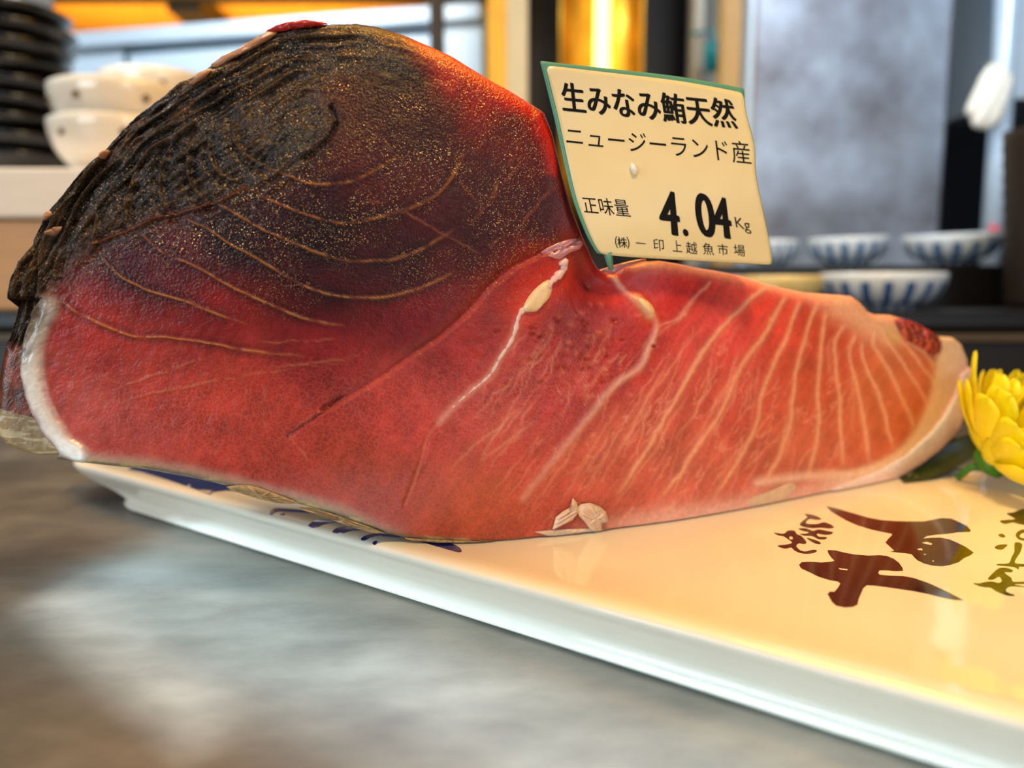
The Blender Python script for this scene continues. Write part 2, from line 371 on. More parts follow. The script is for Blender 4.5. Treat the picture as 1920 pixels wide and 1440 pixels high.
# columns: uniform but clustered at the two ends
xs = np.linspace(-45, 1822, NXC)
e = np.linspace(0, 1, 14) ** 2
xs = np.unique(np.concatenate([xs, -45 + 12 * e, 1822 - 12 * e])); NXC = len(xs)
yt = np.interp(xs, TOPa[:, 0], TOPa[:, 1]); yb = np.interp(xs, BOTa[:, 0], BOTa[:, 1])
yb = np.maximum(yb, yt + .6)
vv = np.linspace(0, 1, NYR)
PX = np.repeat(xs[:, None], NYR, 1); PY = yt[:, None] + (yb - yt)[:, None] * vv[None, :]

# ---- noise
def vnoise(x, y, seed=0):
    rs = np.random.RandomState(seed); T = rs.rand(256, 256)
    xi = np.floor(x).astype(int); yi = np.floor(y).astype(int); fx = x - xi; fy = y - yi
    fx = fx * fx * (3 - 2 * fx); fy = fy * fy * (3 - 2 * fy)
    g = lambda a, b: T[a % 256, b % 256]
    return (g(xi, yi) * (1 - fx) + g(xi + 1, yi) * fx) * (1 - fy) + (g(xi, yi + 1) * (1 - fx) + g(xi + 1, yi + 1) * fx) * fy
def fbm(x, y, o=4, seed=0):
    s = 0; a = .5; t = 0
    for k in range(o):
        s = s + a * vnoise(x * 2 ** k, y * 2 ** k, seed + k); t += a; a *= .5
    return s / t
def sst(x, a, b):
    t = np.clip((x - a) / (b - a), 0, 1); return t * t * (3 - 2 * t)
def pdist(poly, step=None, closed=False, X=None, Y=None):
    """distance to polyline and normalised arc position of the nearest point"""
    X = PX if X is None else X; Y = PY if Y is None else Y
    P = np.array(poly, float)
    if closed: P = np.vstack([P, P[:1]])
    D = np.full(X.shape, 1e9); A = np.zeros(X.shape); s = 0
    L = np.sum(np.hypot(*(P[1:] - P[:-1]).T))
    for i in range(len(P) - 1):
        a, b = P[i], P[i + 1]; d = b - a; l2 = d @ d
        if l2 == 0: continue
        t = np.clip(((X - a[0]) * d[0] + (Y - a[1]) * d[1]) / l2, 0, 1)
        dd = np.hypot(X - a[0] - t * d[0], Y - a[1] - t * d[1])
        m = dd < D; D[m] = dd[m]; A[m] = (s + t[m] * math.sqrt(l2)) / L; s += math.sqrt(l2)
    return D, np.clip(A, 0, 1)
def inside(poly, X=None, Y=None):
    X = PX if X is None else X; Y = PY if Y is None else Y
    r = np.zeros(X.shape, bool); P = poly
    for i in range(len(P)):
        x1, y1 = P[i - 1]; x2, y2 = P[i]
        if y1 == y2: continue
        c = ((y1 > Y) != (y2 > Y)) & (X < (x2 - x1) * (Y - y1) / (y2 - y1) + x1); r ^= c
    return r

# warp lookup coordinates slightly so traced lines waver like tissue
WX = PX + 5 * (fbm(PX / 26, PY / 26, 3, 11) - .5) * 2; WY = PY + 5 * (fbm(PX / 26, PY / 26, 3, 21) - .5) * 2

CTRL = [(120,600,(168,42,40)),(200,650,(186,50,42)),(300,720,(190,58,50)),(150,760,(200,80,76)),(250,820,(198,72,68)),(500,820,(184,58,50)),(700,900,(182,62,46)),(900,950,(196,80,56)),  # tones as they appear, with the light on the face included
 (600,650,(140,28,36)),(400,600,(156,34,38)),(300,520,(106,22,32)),(250,480,(86,16,28)),(450,450,(56,10,20)),(600,450,(48,10,18)),(600,550,(72,12,24)),(750,500,(68,12,24)),(800,600,(128,22,32)),
 (800,250,(72,24,18)),(900,350,(82,24,20)),(950,250,(112,26,18)),(960,175,(200,30,20)),(850,115,(200,38,26)),(700,80,(112,36,28)),(750,180,(66,22,16)),(1040,300,(100,16,16)),(1000,400,(78,14,18)),(900,450,(76,12,22)),
 (1000,510,(180,34,24)),(880,650,(170,40,38)),(1080,600,(150,30,28)),(1050,750,(190,56,54)),(1200,540,(196,44,42)),(1260,530,(200,40,34)),(1150,650,(182,44,42)),(950,800,(196,66,56)),(1150,850,(208,90,70)),
 (1350,620,(220,74,68)),(1400,750,(208,78,64)),(1550,700,(202,74,54)),(1650,750,(206,96,60)),(1500,850,(210,96,72)),(1300,900,(208,96,76)),(1700,720,(206,102,64)),(1450,580,(226,70,56)),(1560,600,(210,64,40)),(1030,210,(190,26,18)),(1010,700,(182,48,46)),(760,760,(190,58,54)),(420,720,(188,56,46)),(100,700,(190,66,60))]
acc = np.zeros(PX.shape + (3,)); wt = np.zeros(PX.shape)
for x, y, c in CTRL:
    k = 1 / (((WX - x) ** 2 + (WY - y) ** 2) / 60 ** 2 + .12) ** 1.8
    acc += k[..., None] * np.array(lin(c)); wt += k
COLR = acc / wt[..., None]
ROUGH = np.full(PX.shape, .34); BUMP = np.full(PX.shape, .35); RETIC = np.zeros(PX.shape); HGT = np.zeros(PX.shape)
def blend(mask, rgb, k=1.):
    global COLR
    m = np.clip(mask * k, 0, 1)[..., None]; COLR = COLR * (1 - m) + np.array(lin(rgb)) * m
# mottling
nz = fbm(PX / 40, PY / 40, 5, 3); COLR = COLR * (0.66 + .62 * nz)[..., None]
fib = fbm((PX * .5 - PY * .86) / 60, (PX * .86 + PY * .5) / 9, 4, 31)
COLR = COLR * (0.78 + .40 * fib)[..., None]
low = sst(WY, 600, 760) * sst(WX, 60, 300)
RETIC += low * .9
RETIC += sst(WX, 850, 1000) * sst(WY, 520, 620) * .4
HGT += .0004 * (fbm(PX / 14, PY / 14, 4, 5) - .5)

dtop, atop = pdist(TOP); dbot, abot = pdist(BOT)

# thin golden septa in the dark upper muscle
SEPT = [[(463,308),(525,328),(590,350),(655,346),(691,330),(746,299)],
 [(440,350),(463,356),(525,386),(583,408),(647,421),(709,410),(775,390),(819,365),(848,328),(877,277)],
 [(405,378),(474,419),(529,447),(601,476),(656,490),(728,488),(782,472),(819,450),(855,428)],
 [(338,404),(394,430),(437,459),(474,479),(529,512),(583,541),(638,555),(709,558),(764,548),(819,526),(859,504)],
 [(268,436),(281,450),(313,475),(365,497),(437,537),(492,563),(547,588),(601,603),(649,610)],
 [(182,464),(204,494),(237,523),(292,548),(346,563),(401,585),(474,610)],
 [(115,548),(124,567),(153,590),(197,610),(248,629),(310,632),(383,641),(474,658),(583,669)]]
for i, l in enumerate(SEPT):
    d, a = pdist(resample(l, 8), X=WX * .35 + PX * .65, Y=WY * .35 + PY * .65)
    wd = 1.9 + 1.2 * (fbm(PX / 30, PY / 30, 2, 40 + i) - .5)
    fade = np.clip(a / .04, 0, 1) * np.clip((1 - a) / (.25 if i > 4 else .12), 0, 1)
    brk = sst(fbm(PX / 16, PY / 16, 3, 60 + i), .28, .52)
    m = np.exp(-(d / wd) ** 2) * fade * (.2 + .8 * brk)
    blend(m, (214, 140, 84), .85); ROUGH -= .08 * m; HGT += .0006 * m
    COLR *= (1 - .35 * np.exp(-((d - 7) / 6) ** 2) * fade)[..., None]
FAINT = [[(640,380),(700,384),(760,402),(830,440),(900,480)],[(850,330),(900,380),(940,330),(970,280),(978,240)],[(880,420),(930,360),(980,300)],[(960,440),(1010,380),(1050,340)],[(350,560),(400,578),(440,590)],[(900,475),(935,450)],[(480,640),(560,640),(640,632)],[(500,690),(600,680),(680,665)],[(180,770),(280,740),(400,715),(560,690),(650,680)],[(190,700),(240,720),(330,690),(420,660)],[(540,810),(640,745)],[(545,815),(580,860)]]
for i, l in enumerate(FAINT):
    d, a = pdist(resample(l, 8), X=WX, Y=WY)
    m = np.exp(-(d / 1.8) ** 2) * np.sin(np.pi * a) ** .5 * sst(fbm(PX / 14, PY / 14, 3, 90 + i), .35, .6)
    blend(m, (190, 110, 80), .6); HGT += .0003 * m

# right-hand fat lines
FATL = [([(1457,533),(1424,548),(1384,584),(1340,631),(1304,682),(1275,734),(1242,792),(1202,857),(1160,920)],3.6),
 ([(1475,555),(1457,584),(1435,624),(1399,672),(1373,723),(1344,785),(1311,832),(1275,887),(1242,930)],3.4),
 ([(1503,562),(1486,595),(1475,631),(1453,682),(1428,737),(1420,785),(1402,832),(1366,890),(1340,927)],3.2),
 ([(1532,569),(1519,599),(1508,639),(1493,690),(1486,748),(1479,803),(1457,865),(1428,908)],3.4),
 ([(1550,584),(1541,631),(1535,697),(1532,748),(1535,785),(1530,839),(1512,894)],3.4),
 ([(1585,610),(1568,639),(1566,682),(1574,748),(1577,803),(1581,868)],3.2),
 ([(1606,628),(1592,664),(1606,719),(1617,777),(1625,821),(1628,861)],3.2),
 ([(1617,640),(1617,668),(1636,712),(1654,759),(1665,803),(1676,839)],3.2),
 ([(1639,620),(1639,646),(1665,690),(1690,744),(1709,785),(1714,806)],3.2),
 ([(1655,615),(1665,639),(1694,682),(1727,734),(1738,759)],3.),
 ([(1672,620),(1690,639),(1719,672),(1745,708),(1760,723)],3.),
 ([(1700,640),(1719,653),(1741,668),(1752,690)],3.)]
for i, (l, wd) in enumerate(FATL):
    d, a = pdist(resample(l, 8), X=PX * .5 + WX * .5, Y=WY)
    wv = wd * (.75 + .6 * fbm(PX / 20, PY / 20, 2, 120 + i))
    m = np.exp(-(d / wv) ** 2) * np.clip(a / .03 + .2, 0, 1) * np.clip((1 - a) / .1 + .25, 0, 1)
    blend(m, (240, 170, 128), .85); HGT += .0004 * m
    blend(np.exp(-(d / 11) ** 2), (232, 140, 104), .22)
FINE = [[(1307,562),(1286,584),(1256,613),(1232,628)],[(1318,613),(1286,653),(1242,712),(1200,770),(1150,850)],[(1347,639),(1333,675),(1322,733),(1293,785),(1264,821)],[(1260,660),(1230,720),(1190,790),(1150,860),(1110,930)],[(1210,730),(1170,790),(1130,860),(1090,930)],[(1160,760),(1120,820),(1080,890),(1040,950)],[(1390,690),(1350,740),(1320,800),(1280,850)],[(1420,640),(1395,690)],[(1450,760),(1420,810),(1380,850),(1330,890)],[(1240,830),(1200,880),(1150,950)],[(1290,740),(1250,800),(1215,860)],[(1100,790),(1060,860),(1010,930),(990,960)],[(980,760),(930,800),(880,840),(840,880)],[(1000,790),(900,860)],[(1490,800),(1470,860)],[(1555,640),(1552,700)],[(1600,700),(1598,760),(1602,820)]]
for i, l in enumerate(FINE):
    d, a = pdist(resample(l, 8), X=WX, Y=WY)
    m = np.exp(-(d / 2.) ** 2) * np.sin(np.pi * np.clip(a, .03, .97)) ** .5
    blend(m, (232, 150, 116), .5)
    blend(np.exp(-(d / 9) ** 2) * np.sin(np.pi * a), (226, 130, 100), .18)
hair = np.abs(fbm((PX * .80 + PY * .60) / 22, (PX * .6 - PY * .8) / 110, 4, 210) - .5)
hm = np.exp(-(hair / .018) ** 2) * sst(PX, 880, 1100) * sst(PY, 560, 700) * (1 - sst(PX, 1560, 1720))
blend(hm, (238, 152, 122), .5)
rv = random.Random(21)
for k in range(64):
    x, y = rv.uniform(930, 1500), rv.uniform(600, 880); L_ = rv.uniform(50, 150); an = R(rv.uniform(112, 132) - (x - 1000) / 500 * 20)
    l = [(x + L_ * t * math.cos(an) + rv.gauss(0, 2.5), y + L_ * t * math.sin(an) + rv.gauss(0, 2.5)) for t in np.linspace(0, 1, 6)]
    d, a = pdist(resample(l, 12), X=WX, Y=WY)
    blend(np.exp(-(d / rv.uniform(1.2, 2.2)) ** 2) * np.sin(np.pi * np.clip(a, .03, .97)) ** .6, (236, 152, 124), rv.uniform(.25, .5))

red_edge = np.exp(-(dtop / 34) ** 4) * sst(PX, 730, 820) * (1 - sst(PX, 1034, 1050)) * (PY < 330)  # backlit glow of the thin top edge, put into the pigment
blend(red_edge, (214, 34, 18), .85)
# membranes / seams
C1 = [(600,772),(666,741),(728,704),(780,665),(826,635),(884,584),(917,544),(965,504),(1019,478),(1090,456)]
d, a = pdist(resample(C1, 8), X=PX * .7 + WX * .3, Y=PY * .7 + WY * .3)
sg = np.exp(-(d / 3.2) ** 2) * np.clip(a / .1, .1, 1)
blend(sg, (204, 110, 104), .28); HGT += .0003 * sg
blend(np.exp(-(d / 16) ** 2) * np.clip(a / .15, 0, 1), (196, 76, 76), .22)
up = inside([(600,772),(666,741),(728,704),(780,665),(826,635),(884,584),(917,544),(965,504),(1019,478),(1090,456),(1090,430),(900,430),(760,560),(640,690)])
HGT -= up * np.exp(-(d / 14) ** 2) * .0022
d, a = pdist(resample([(540,815),(600,775),(640,745)], 8)); mm = np.exp(-(d / 2.5) ** 2); blend(mm, (110, 20, 22), .7); HGT -= .0012 * mm
d, a = pdist(resample([(1054,488),(1058,505),(1034,528),(982,578),(970,602),(958,640),(939,668),(917,704),(877,737),(846,764),(822,790)], 6), X=WX * .5 + PX * .5, Y=WY * .5 + PY * .5)
blend(np.exp(-(d / 6) ** 2), (236, 170, 158), .7); blend(np.exp(-(d / 15) ** 2), (214, 90, 80), .3)
C3 = [(1162,520),(1173,542),(1189,560),(1206,573),(1228,601),(1230,617),(1222,639),(1213,661),(1198,691),(1161,715),(1139,737),(1110,774),(1067,825),(1030,868),(1001,905),(979,934)]
d, a = pdist(resample(C3, 8), X=PX * .6 + WX * .4, Y=PY * .6 + WY * .4)
wv = 5 + 3 * a
m = np.exp(-(d / wv) ** 2) * (1 - .55 * a); blend(m, (242, 184, 160), .8); HGT += .0009 * m
d, a = pdist(resample([(1230,612),(1250,606),(1274,591),(1300,562),(1330,530)], 8), X=WX, Y=WY); m = np.exp(-(d / 3.) ** 2); blend(m, (236, 150, 130), .6)
d, a = pdist(resample([(819,792),(799,821),(790,857),(775,905),(760,945)], 8)); m = np.exp(-(d / 2.2) ** 2); blend(m, (226, 120, 104), .5); HGT -= .0008 * np.exp(-((d - 3) / 3) ** 2)
d, a = pdist([(980,575),(1010,540),(1040,520)]); blend(np.exp(-(d / 34) ** 2), (236, 60, 22), .75)
d, a = pdist([(1195,560),(1218,590)]); blend(np.exp(-(d / 28) ** 2), (226, 60, 34), .55); blend(np.exp(-(d / 9) ** 2), (236, 180, 130), .8); HGT += .002 * np.exp(-(d / 10) ** 2)
for k in range(70):      # small pits and flecks of the torn centre
    x, y = random.gauss(1080, 75), random.gauss(660, 60); d = np.hypot((PX - x), (PY - y) * 1.6)
    if k % 3: blend(np.exp(-(d / random.uniform(3, 7)) ** 2), (226, 120, 100), .4); HGT += .0005 * np.exp(-(d / 5) ** 2)
    else: blend(np.exp(-(d / random.uniform(3, 6)) ** 2), (110, 16, 22), .55); HGT -= .0010 * np.exp(-(d / 5) ** 2)
d = np.hypot(PX - 1102, PY - 651); blend(np.exp(-(d / 3) ** 4), (20, 20, 20)); d = np.hypot(PX - 770, PY - 1001); blend(np.exp(-(d / 3) ** 4), (90, 10, 14))

# pale fat margins
tr = sst(PX, 1165, 1230) * (1 - sst(PX, 1680, 1700))
mtop = np.exp(-(dtop / (13 + 20 * sst(PX, 1480, 1600) + 6 * nz)) ** 2) * tr
blend(mtop, (244, 166, 136), .9)
d, a = pdist([(1580,575),(1640,612),(1665,620)]); blend(np.exp(-(d / 30) ** 2), (240, 176, 136), .85)
d, a = pdist([(1668,622),(1680,632)]); blend(np.exp(-(d / 12) ** 2), (210, 170, 96), .6)
RIND_IN = [(1762,655),(1758,700),(1750,748),(1728,800),(1697,842),(1660,868),(1600,890),(1540,900)]
dr, a = pdist(resample(RIND_IN, 8))
right = inside([(1764,600)] + RIND_IN + [(1540,1000),(1900,1000),(1900,600)], WX, WY)
wr = np.where(right, 1., np.exp(-(dr / 9) ** 2)); blend(wr * sst(PX, 1500, 1600), (250, 206, 164), .92)
RIND_OUT = [(1819,690),(1802,702),(1790,742),(1765,786),(1738,818),(1700,852),(1652,880),(1600,900),(1560,915)]
white = inside([(1830,660)] + RIND_OUT + [(1560,1000),(1900,1000),(1900,660)], WX * .3 + PX * .7, WY * .3 + PY * .7)
blend(white * 1., (252, 250, 252), .98); HGT += white * .0015; ROUGH = np.where(white, .3, ROUGH)
blend(white * sst(fbm(PX / 5 + PY / 5, (PX - PY) / 40, 3, 77), .5, .7), (232, 216, 214), .4)
mb = np.exp(-(dbot / (24 + 18 * nz)) ** 3) * sst(PX, 1020, 1240); blend(mb, (238, 180, 158), .85)
mb2 = np.exp(-(dbot / 4) ** 2) * sst(PX, 900, 1100); blend(mb2, (214, 150, 140), .6)
d, a = pdist([(1420,905),(1480,896),(1560,890),(1592,892)]); m = np.exp(-(d / 10) ** 2); blend(m, (244, 196, 168), .7); HGT += .0014 * m
mb = np.exp(-(dbot / (20 + 10 * nz)) ** 4) * (1 - sst(PX, 600, 820)); blend(mb, (188, 156, 146), .8)
sk = np.exp(-(dbot / (9 + 6 * nz)) ** 4) * (1 - sst(PX, 860, 960)); blend(sk, (112, 90, 66), .9)
blend(sk * sst(fbm(PX / 30, PY / 5, 3, 130), .5, .65), (206, 168, 104), .8)
blend(np.exp(-(dbot / 6) ** 4) * sst(PX, 900, 960) * (1 - sst(PX, 1090, 1150)), (196, 150, 96), .8)
# left fat band and hidden side behind it
LB = [(84,575),(72,600),(63,640),(60,690),(68,730),(78,765),(100,800),(125,832),(150,850)]
d, a = pdist(resample(LB, 8), X=WX, Y=WY); m = np.exp(-(d / (25 - 8 * a)) ** 4); blend(m, (250, 238, 242), .94); HGT += .0025 * m
leftside = inside([(78,560),(58,600),(46,640),(40,690),(46,735),(60,775),(84,815),(112,846),(90,900),(-80,900),(-80,560)])
blend(leftside * 1., (150, 62, 30), .9)
blend(leftside * sst(fbm(PX / 20, PY / 30, 3, 150), .45, .6), (70, 40, 26), .7)
bandl = leftside & (PY > 782 + .25 * PX); blend(bandl * 1., (176, 142, 104), .9); blend(bandl * sst(fbm(PX / 40, PY / 6, 3, 151), .5, .65), (232, 206, 170), .7)
HGT -= .012 * sst(pdist(resample(LB, 8))[0], 8, 45) * leftside
# dark dried muscle, upper left
DM = [(-60,640),(40,660),(62,620),(92,560),(120,520),(150,485),(180,456),(225,440),(265,425),(300,410),(340,403),(385,390),(425,378),(470,356),(530,338),(580,306),(615,268),(630,236),(622,205),(600,180),(640,150),(720,140),(790,150),(760,110),(720,76),(690,30),(600,0),(300,0),(-60,400)]
dm_in = inside(DM, WX * .5 + PX * .5, WY * .5 + PY * .5); ddm, _ = pdist(DM[1:-3])
dk = np.where(dm_in, np.clip(.55 + ddm / 60, 0, 1), np.exp(-(ddm / 26) ** 2) * .5)
brown = fbm(PX / 60, PY / 60, 4, 160)
fine = fbm(PX / 7, PY / 7, 3, 181); HGT += dk * .0011 * (fine - .5); blend(dk, (46, 35, 27), .97); blend(dk * sst(fine, .5, .7), (92, 72, 50), .5); blend(dk * sst(brown, .5, .66), (84, 64, 44), .5); blend(dk * (1 - sst(brown, .36, .48)), (22, 18, 18), .7)
ridge = fbm(dtop / 7.5 + 1.5 * fbm(PX / 60, PY / 60, 2, 171), atop * 26, 3, 170)
ridge2 = fbm((PX * .55 + PY * .83) / 14 + 2 * fbm(PX / 80, PY / 80, 2, 172), (PX * .83 - PY * .55) / 120, 3, 173)
wedge = np.exp(-(dtop / 125) ** 2)
rr = (ridge * wedge + ridge2 * (1 - wedge) * .7) - .5 * (wedge + (1 - wedge) * .7)
HGT += dk * (.0085 * ridge * wedge + .006 * (ridge2 - .5) * (1 - wedge) - .005 * wedge) * (1 - .6 * sst(PX, 500, 700))
blend(dk * sst(rr, .04, .16) * (.25 + .75 * wedge), (122, 98, 72), .55)  # ridge highlights painted in: crests blended lighter
blend(dk * wedge * sst(PX, 200, 40), (92, 74, 58), .25)
RDG = [[(100,520),(112,455),(140,395),(175,345),(225,300),(262,262)],[(62,590),(76,480),(104,408),(150,350),(215,270),(300,200),(360,160)],[(174,468),(180,430),(186,395)],[(243,425),(241,385),(252,350),(262,320)],[(328,402),(309,370),(307,330),(316,296),(330,270)],[(398,385),(370,355),(360,325),(362,288),(372,258)],[(452,346),(420,330),(402,300),(400,270)],[(508,318),(470,300),(448,270),(446,240)],[(30,640),(40,560),(60,500),(90,430)],[(14,600),(24,530),(50,470)]]
for l in RDG:
    d, a = pdist(resample(l, 8), X=PX * .6 + WX * .4, Y=PY * .6 + WY * .4); m = np.exp(-(d / 2.6) ** 2) * np.sin(np.pi * np.clip(a, .06, .94))
    HGT += .0018 * m; blend(m, (128, 104, 78), .5)  # raised line, its highlight blended into the colour
    HGT -= .0014 * np.exp(-((d - 9) / 7) ** 2)
CR = [(180,456),(225,440),(265,425),(300,410),(340,403),(385,390),(425,378),(470,356)]
d, a = pdist(resample(CR, 6)); m = np.exp(-(d / 3.) ** 2); blend(m, (130, 66, 50), .6); HGT += .0008 * m; HGT -= .0008 * np.exp(-((d - 8) / 6) ** 2)
cut = [(622,206),(632,236),(617,268),(590,292),(572,304)]
d, a = pdist(resample(cut, 6)); m = np.exp(-(d / 3.5) ** 2); blend(m, (12, 9, 8), .9); HGT -= .002 * m
# whole relief
HGT += .010 * np.exp(-(((PX - 560) / 330) ** 2 + ((PY - 330) / 220) ** 2)) - .006 * np.exp(-(((PX - 1130) / 70) ** 2 + ((PY - 520) / 50) ** 2))
HGT += .005 * np.exp(-(((PX - 650) / 400) ** 2 + ((PY - 850) / 120) ** 2))
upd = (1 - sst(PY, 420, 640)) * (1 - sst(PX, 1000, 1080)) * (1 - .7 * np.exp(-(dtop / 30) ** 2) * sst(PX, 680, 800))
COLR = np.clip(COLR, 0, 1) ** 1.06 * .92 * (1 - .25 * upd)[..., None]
fr_ = sst(PX, 1080, 1320)[..., None]; COLR = np.clip(COLR * (1 + fr_ * np.array([.16, .24, .34])), 0, .95)
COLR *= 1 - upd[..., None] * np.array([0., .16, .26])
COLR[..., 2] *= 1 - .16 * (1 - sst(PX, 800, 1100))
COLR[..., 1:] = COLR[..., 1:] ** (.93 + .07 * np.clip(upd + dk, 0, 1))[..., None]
FLECK = np.clip(upd * sst(fbm(PX / 70, PY / 50, 4, 301), .30, .62) * (1 - .5 * dk) + .35 * dk * sst(fbm(PX / 40, PY / 30, 3, 302), .4, .6), 0, 1)  # where the imitation glints are spread
BUMP = BUMP + .6 * dk + .6 * (1 - sst(PY, 480, 640)) * (1 - sst(PX, 1000, 1080))
ROUGH = ROUGH - .06 * dk - .09 * (1 - sst(PY, 480, 640)) * (1 - sst(PX, 1000, 1080))
# rolled edges
RADT = np.interp(PX, [-50, 0, 200, 480, 620, 700, 800, 1000, 1040, 1140, 1250, 1500, 1640, 1760, 1830], [26, 30, 44, 40, 30, 40, 52, 50, 24, 22, 26, 30, 18, 13, 8])
RADB = np.interp(PX, [-50, 0, 130, 500, 900, 1200, 1600, 1750, 1830], [12, 16, 12, 9, 10, 10, 10, 11, 8])
PXM = .00026          # metres per photo pixel at the fish
def roll(d, r):
    t = np.clip(1 - d / r, 0, 1); return (1 - np.sqrt(np.maximum(0, 1 - t * t))) * r * PXM
rl = np.maximum(roll(dtop, RADT), roll(dbot, RADB))
HGT -= rl

# ---- face surface: a gently bent upright cut
YX = np.array([-.40, -.3, -.2, -.1, -.022, .04, .089, .142, .176, .246, .32, .45]); YF = np.array([.312, .320, .330, .343, .3585, .378, .397, .426, .447, .487, .53, .60])
fx_ = np.linspace(-.4, .45, 400); fy_ = np.interp(fx_, YX, YF)
ker = np.exp(-(np.arange(-30, 31) / 11.) ** 2); ker /= ker.sum()
fy_ = np.convolve(np.pad(fy_, 30, mode='reflect', reflect_type='odd'), ker, 'valid')
sl_ = np.gradient(fy_, fx_)
def face_point(px, py):
    u = (px - 960) / FPX; v = (720 - py) / FPX
    dy = v * sn + cs; dz = v * cs - sn
    X = u * .36
    for _ in range(25): X = u * np.interp(X, fx_, fy_) / dy
    Y = np.interp(X, fx_, fy_); Z = CAM_H + dz / dy * Y
    s = np.interp(X, fx_, sl_); ln = np.sqrt(1 + s * s)
    return X, Y, Z, s / ln, -1 / ln       # normal (toward camera)
X, Y, Z, NXn, NYn = face_point(PX, PY)
FX = X + NXn * HGT; FY = Y + NYn * HGT; FZ = Z
# keep the underside on the plate
PRD = np.array([p[0] for p in prof[14:]]); PRZ = np.array([p[1] for p in prof[14:]])
def plate_h(x, y):
    a = (x - PA.x) * E1.x + (y - PA.y) * E1.y; b = (x - PA.x) * E2.x + (y - PA.y) * E2.y
    d = np.minimum(np.minimum(a, PLEN - a), np.minimum(b, PWID - b))
    return np.where(d > -.004, np.interp(d, PRD, PRZ), -1.) + .0009
FZ = np.maximum(FZ, plate_h(FX, FY))

def fleshfn(px, py, lift=0.):
    i = int(np.argmin(np.abs(xs - px))); j = int(np.clip((py - yt[i]) / max(yb[i] - yt[i], 1e-6) * (NYR - 1), 0, NYR - 1))
    x, y, z, nx, ny = face_point(np.array(px, float), np.array(py, float))
    h = HGT[i, j] + lift
    return Vector((float(x + nx * h), float(y + ny * h), float(z))), Vector((float(nx), float(ny), 0))

# ---- close the block: top edge, back, underside
TH = .085
rows = [(FX[:, ::-1], FY[:, ::-1], FZ[:, ::-1])]        # bottom -> top
NT, NB, NU = 10, 14, 10
tx, ty, tz = FX[:, 0], FY[:, 0], FZ[:, 0]; bx_, by_, bz_ = FX[:, -1], FY[:, -1], FZ[:, -1]
nx0, ny0 = NXn[:, 0], NYn[:, 0]; nx1, ny1 = NXn[:, -1], NYn[:, -1]
wend = np.clip((yb - yt) / 160, 0.05, 1)
th = TH * (.35 + .65 * wend)
def ext(seq): rows.append(tuple(np.stack([s[k] for s in seq], 1) for k in range(3)))
seq = []
for k in range(1, NT + 1):
    t = k / NT; d = th * t; drop = .012 * (1 - math.cos(t * math.pi / 2)) * np.minimum(1, (yb - yt) / 400)
    seq.append((tx - nx0 * d, ty - ny0 * d, tz - drop))
ext(seq); lx, ly, lz = seq[-1]
ex, ey, ez = bx_ - nx1 * th, by_ - ny1 * th, np.maximum(bz_, FLOOR + .0003 * (PX[:, -1] > 560)) + .0
ez = np.where(PX[:, -1] > 560, np.maximum(np.minimum(bz_ + .002, .06), FLOOR + .0004), bz_)
seq = []
for k in range(1, NB + 1):
    t = k / NB; b = .014 * np.sin(t * math.pi)
    qx, qy = lx + (ex - lx) * t - nx0 * b, ly + (ey - ly) * t - ny0 * b
    seq.append((qx, qy, np.maximum(lz + (ez - lz) * t, plate_h(qx, qy) + .0008)))
ext(seq)
seq = []
ez = np.maximum(ez, plate_h(ex, ey) + .0008)
for k in range(1, NU):
    t = k / NU; qx, qy = ex + (bx_ - ex) * t, ey + (by_ - ey) * t
    seq.append((qx, qy, np.maximum(ez + (bz_ - ez) * t, plate_h(qx, qy))))
ext(seq)
GX = np.concatenate([r[0] for r in rows], 1); GY = np.concatenate([r[1] for r in rows], 1); GZ = np.concatenate([r[2] for r in rows], 1)
NR = GX.shape[1]
def padcol(A, fill_top, fill_back, fill_under):
    f = A[:, ::-1]
    top = np.repeat(A[:, :1], NT, 1); 
    return np.concatenate([f, top, np.repeat(A[:, :1], NB, 1), np.repeat(A[:, -1:], NU - 1, 1)], 1)
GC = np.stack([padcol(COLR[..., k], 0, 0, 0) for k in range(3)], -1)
redc = np.array(lin((170, 40, 34)))
GC[:, NYR + NT:NYR + NT + NB] = redc
GR = padcol(np.clip(ROUGH, .1, .9), 0, 0, 0); GB = padcol(BUMP, 0, 0, 0); GT = padcol(np.clip(RETIC, 0, 1), 0, 0, 0); GF = padcol(FLECK, 0, 0, 0)
# part masks on the ring grid: 0 flesh 1 dark 2 skin 3 rind
part = np.zeros((NXC, NYR), int)
part[inside(DM)] = 1
skm = ((dbot < 10) & (PX < 900)) | (leftside & (PX < 200))
part[skm & ~inside(DM)] = 2
lbd, _ = pdist(resample(LB, 8)); part[(lbd < 22) & (part != 1)] = 3
part[inside([(1830,660)] + RIND_OUT + [(1560,1000),(1900,1000),(1900,660)])] = 3
GP = np.concatenate([part[:, ::-1], np.repeat(part[:, :1], NT, 1), np.zeros((NXC, NB), int), np.full((NXC, NU - 1), 2)], 1)
under3 = PX[:, -1] > 1560; GP[under3, NYR + NT + NB:] = 3

V = np.stack([GX, GY, GZ], -1).reshape(-1, 3)
ii, jj = np.meshgrid(np.arange(NXC - 1), np.arange(NR), indexing='ij')
j2 = (jj + 1) % NR
Q = np.stack([ii * NR + jj, ii * NR + j2, (ii + 1) * NR + j2, (ii + 1) * NR + jj], -1).reshape(-1, 4)
FP = GP[ii, jj].reshape(-1)
caps = [[0 * NR + k for k in range(NR)], [(NXC - 1) * NR + k for k in range(NR - 1, -1, -1)]]
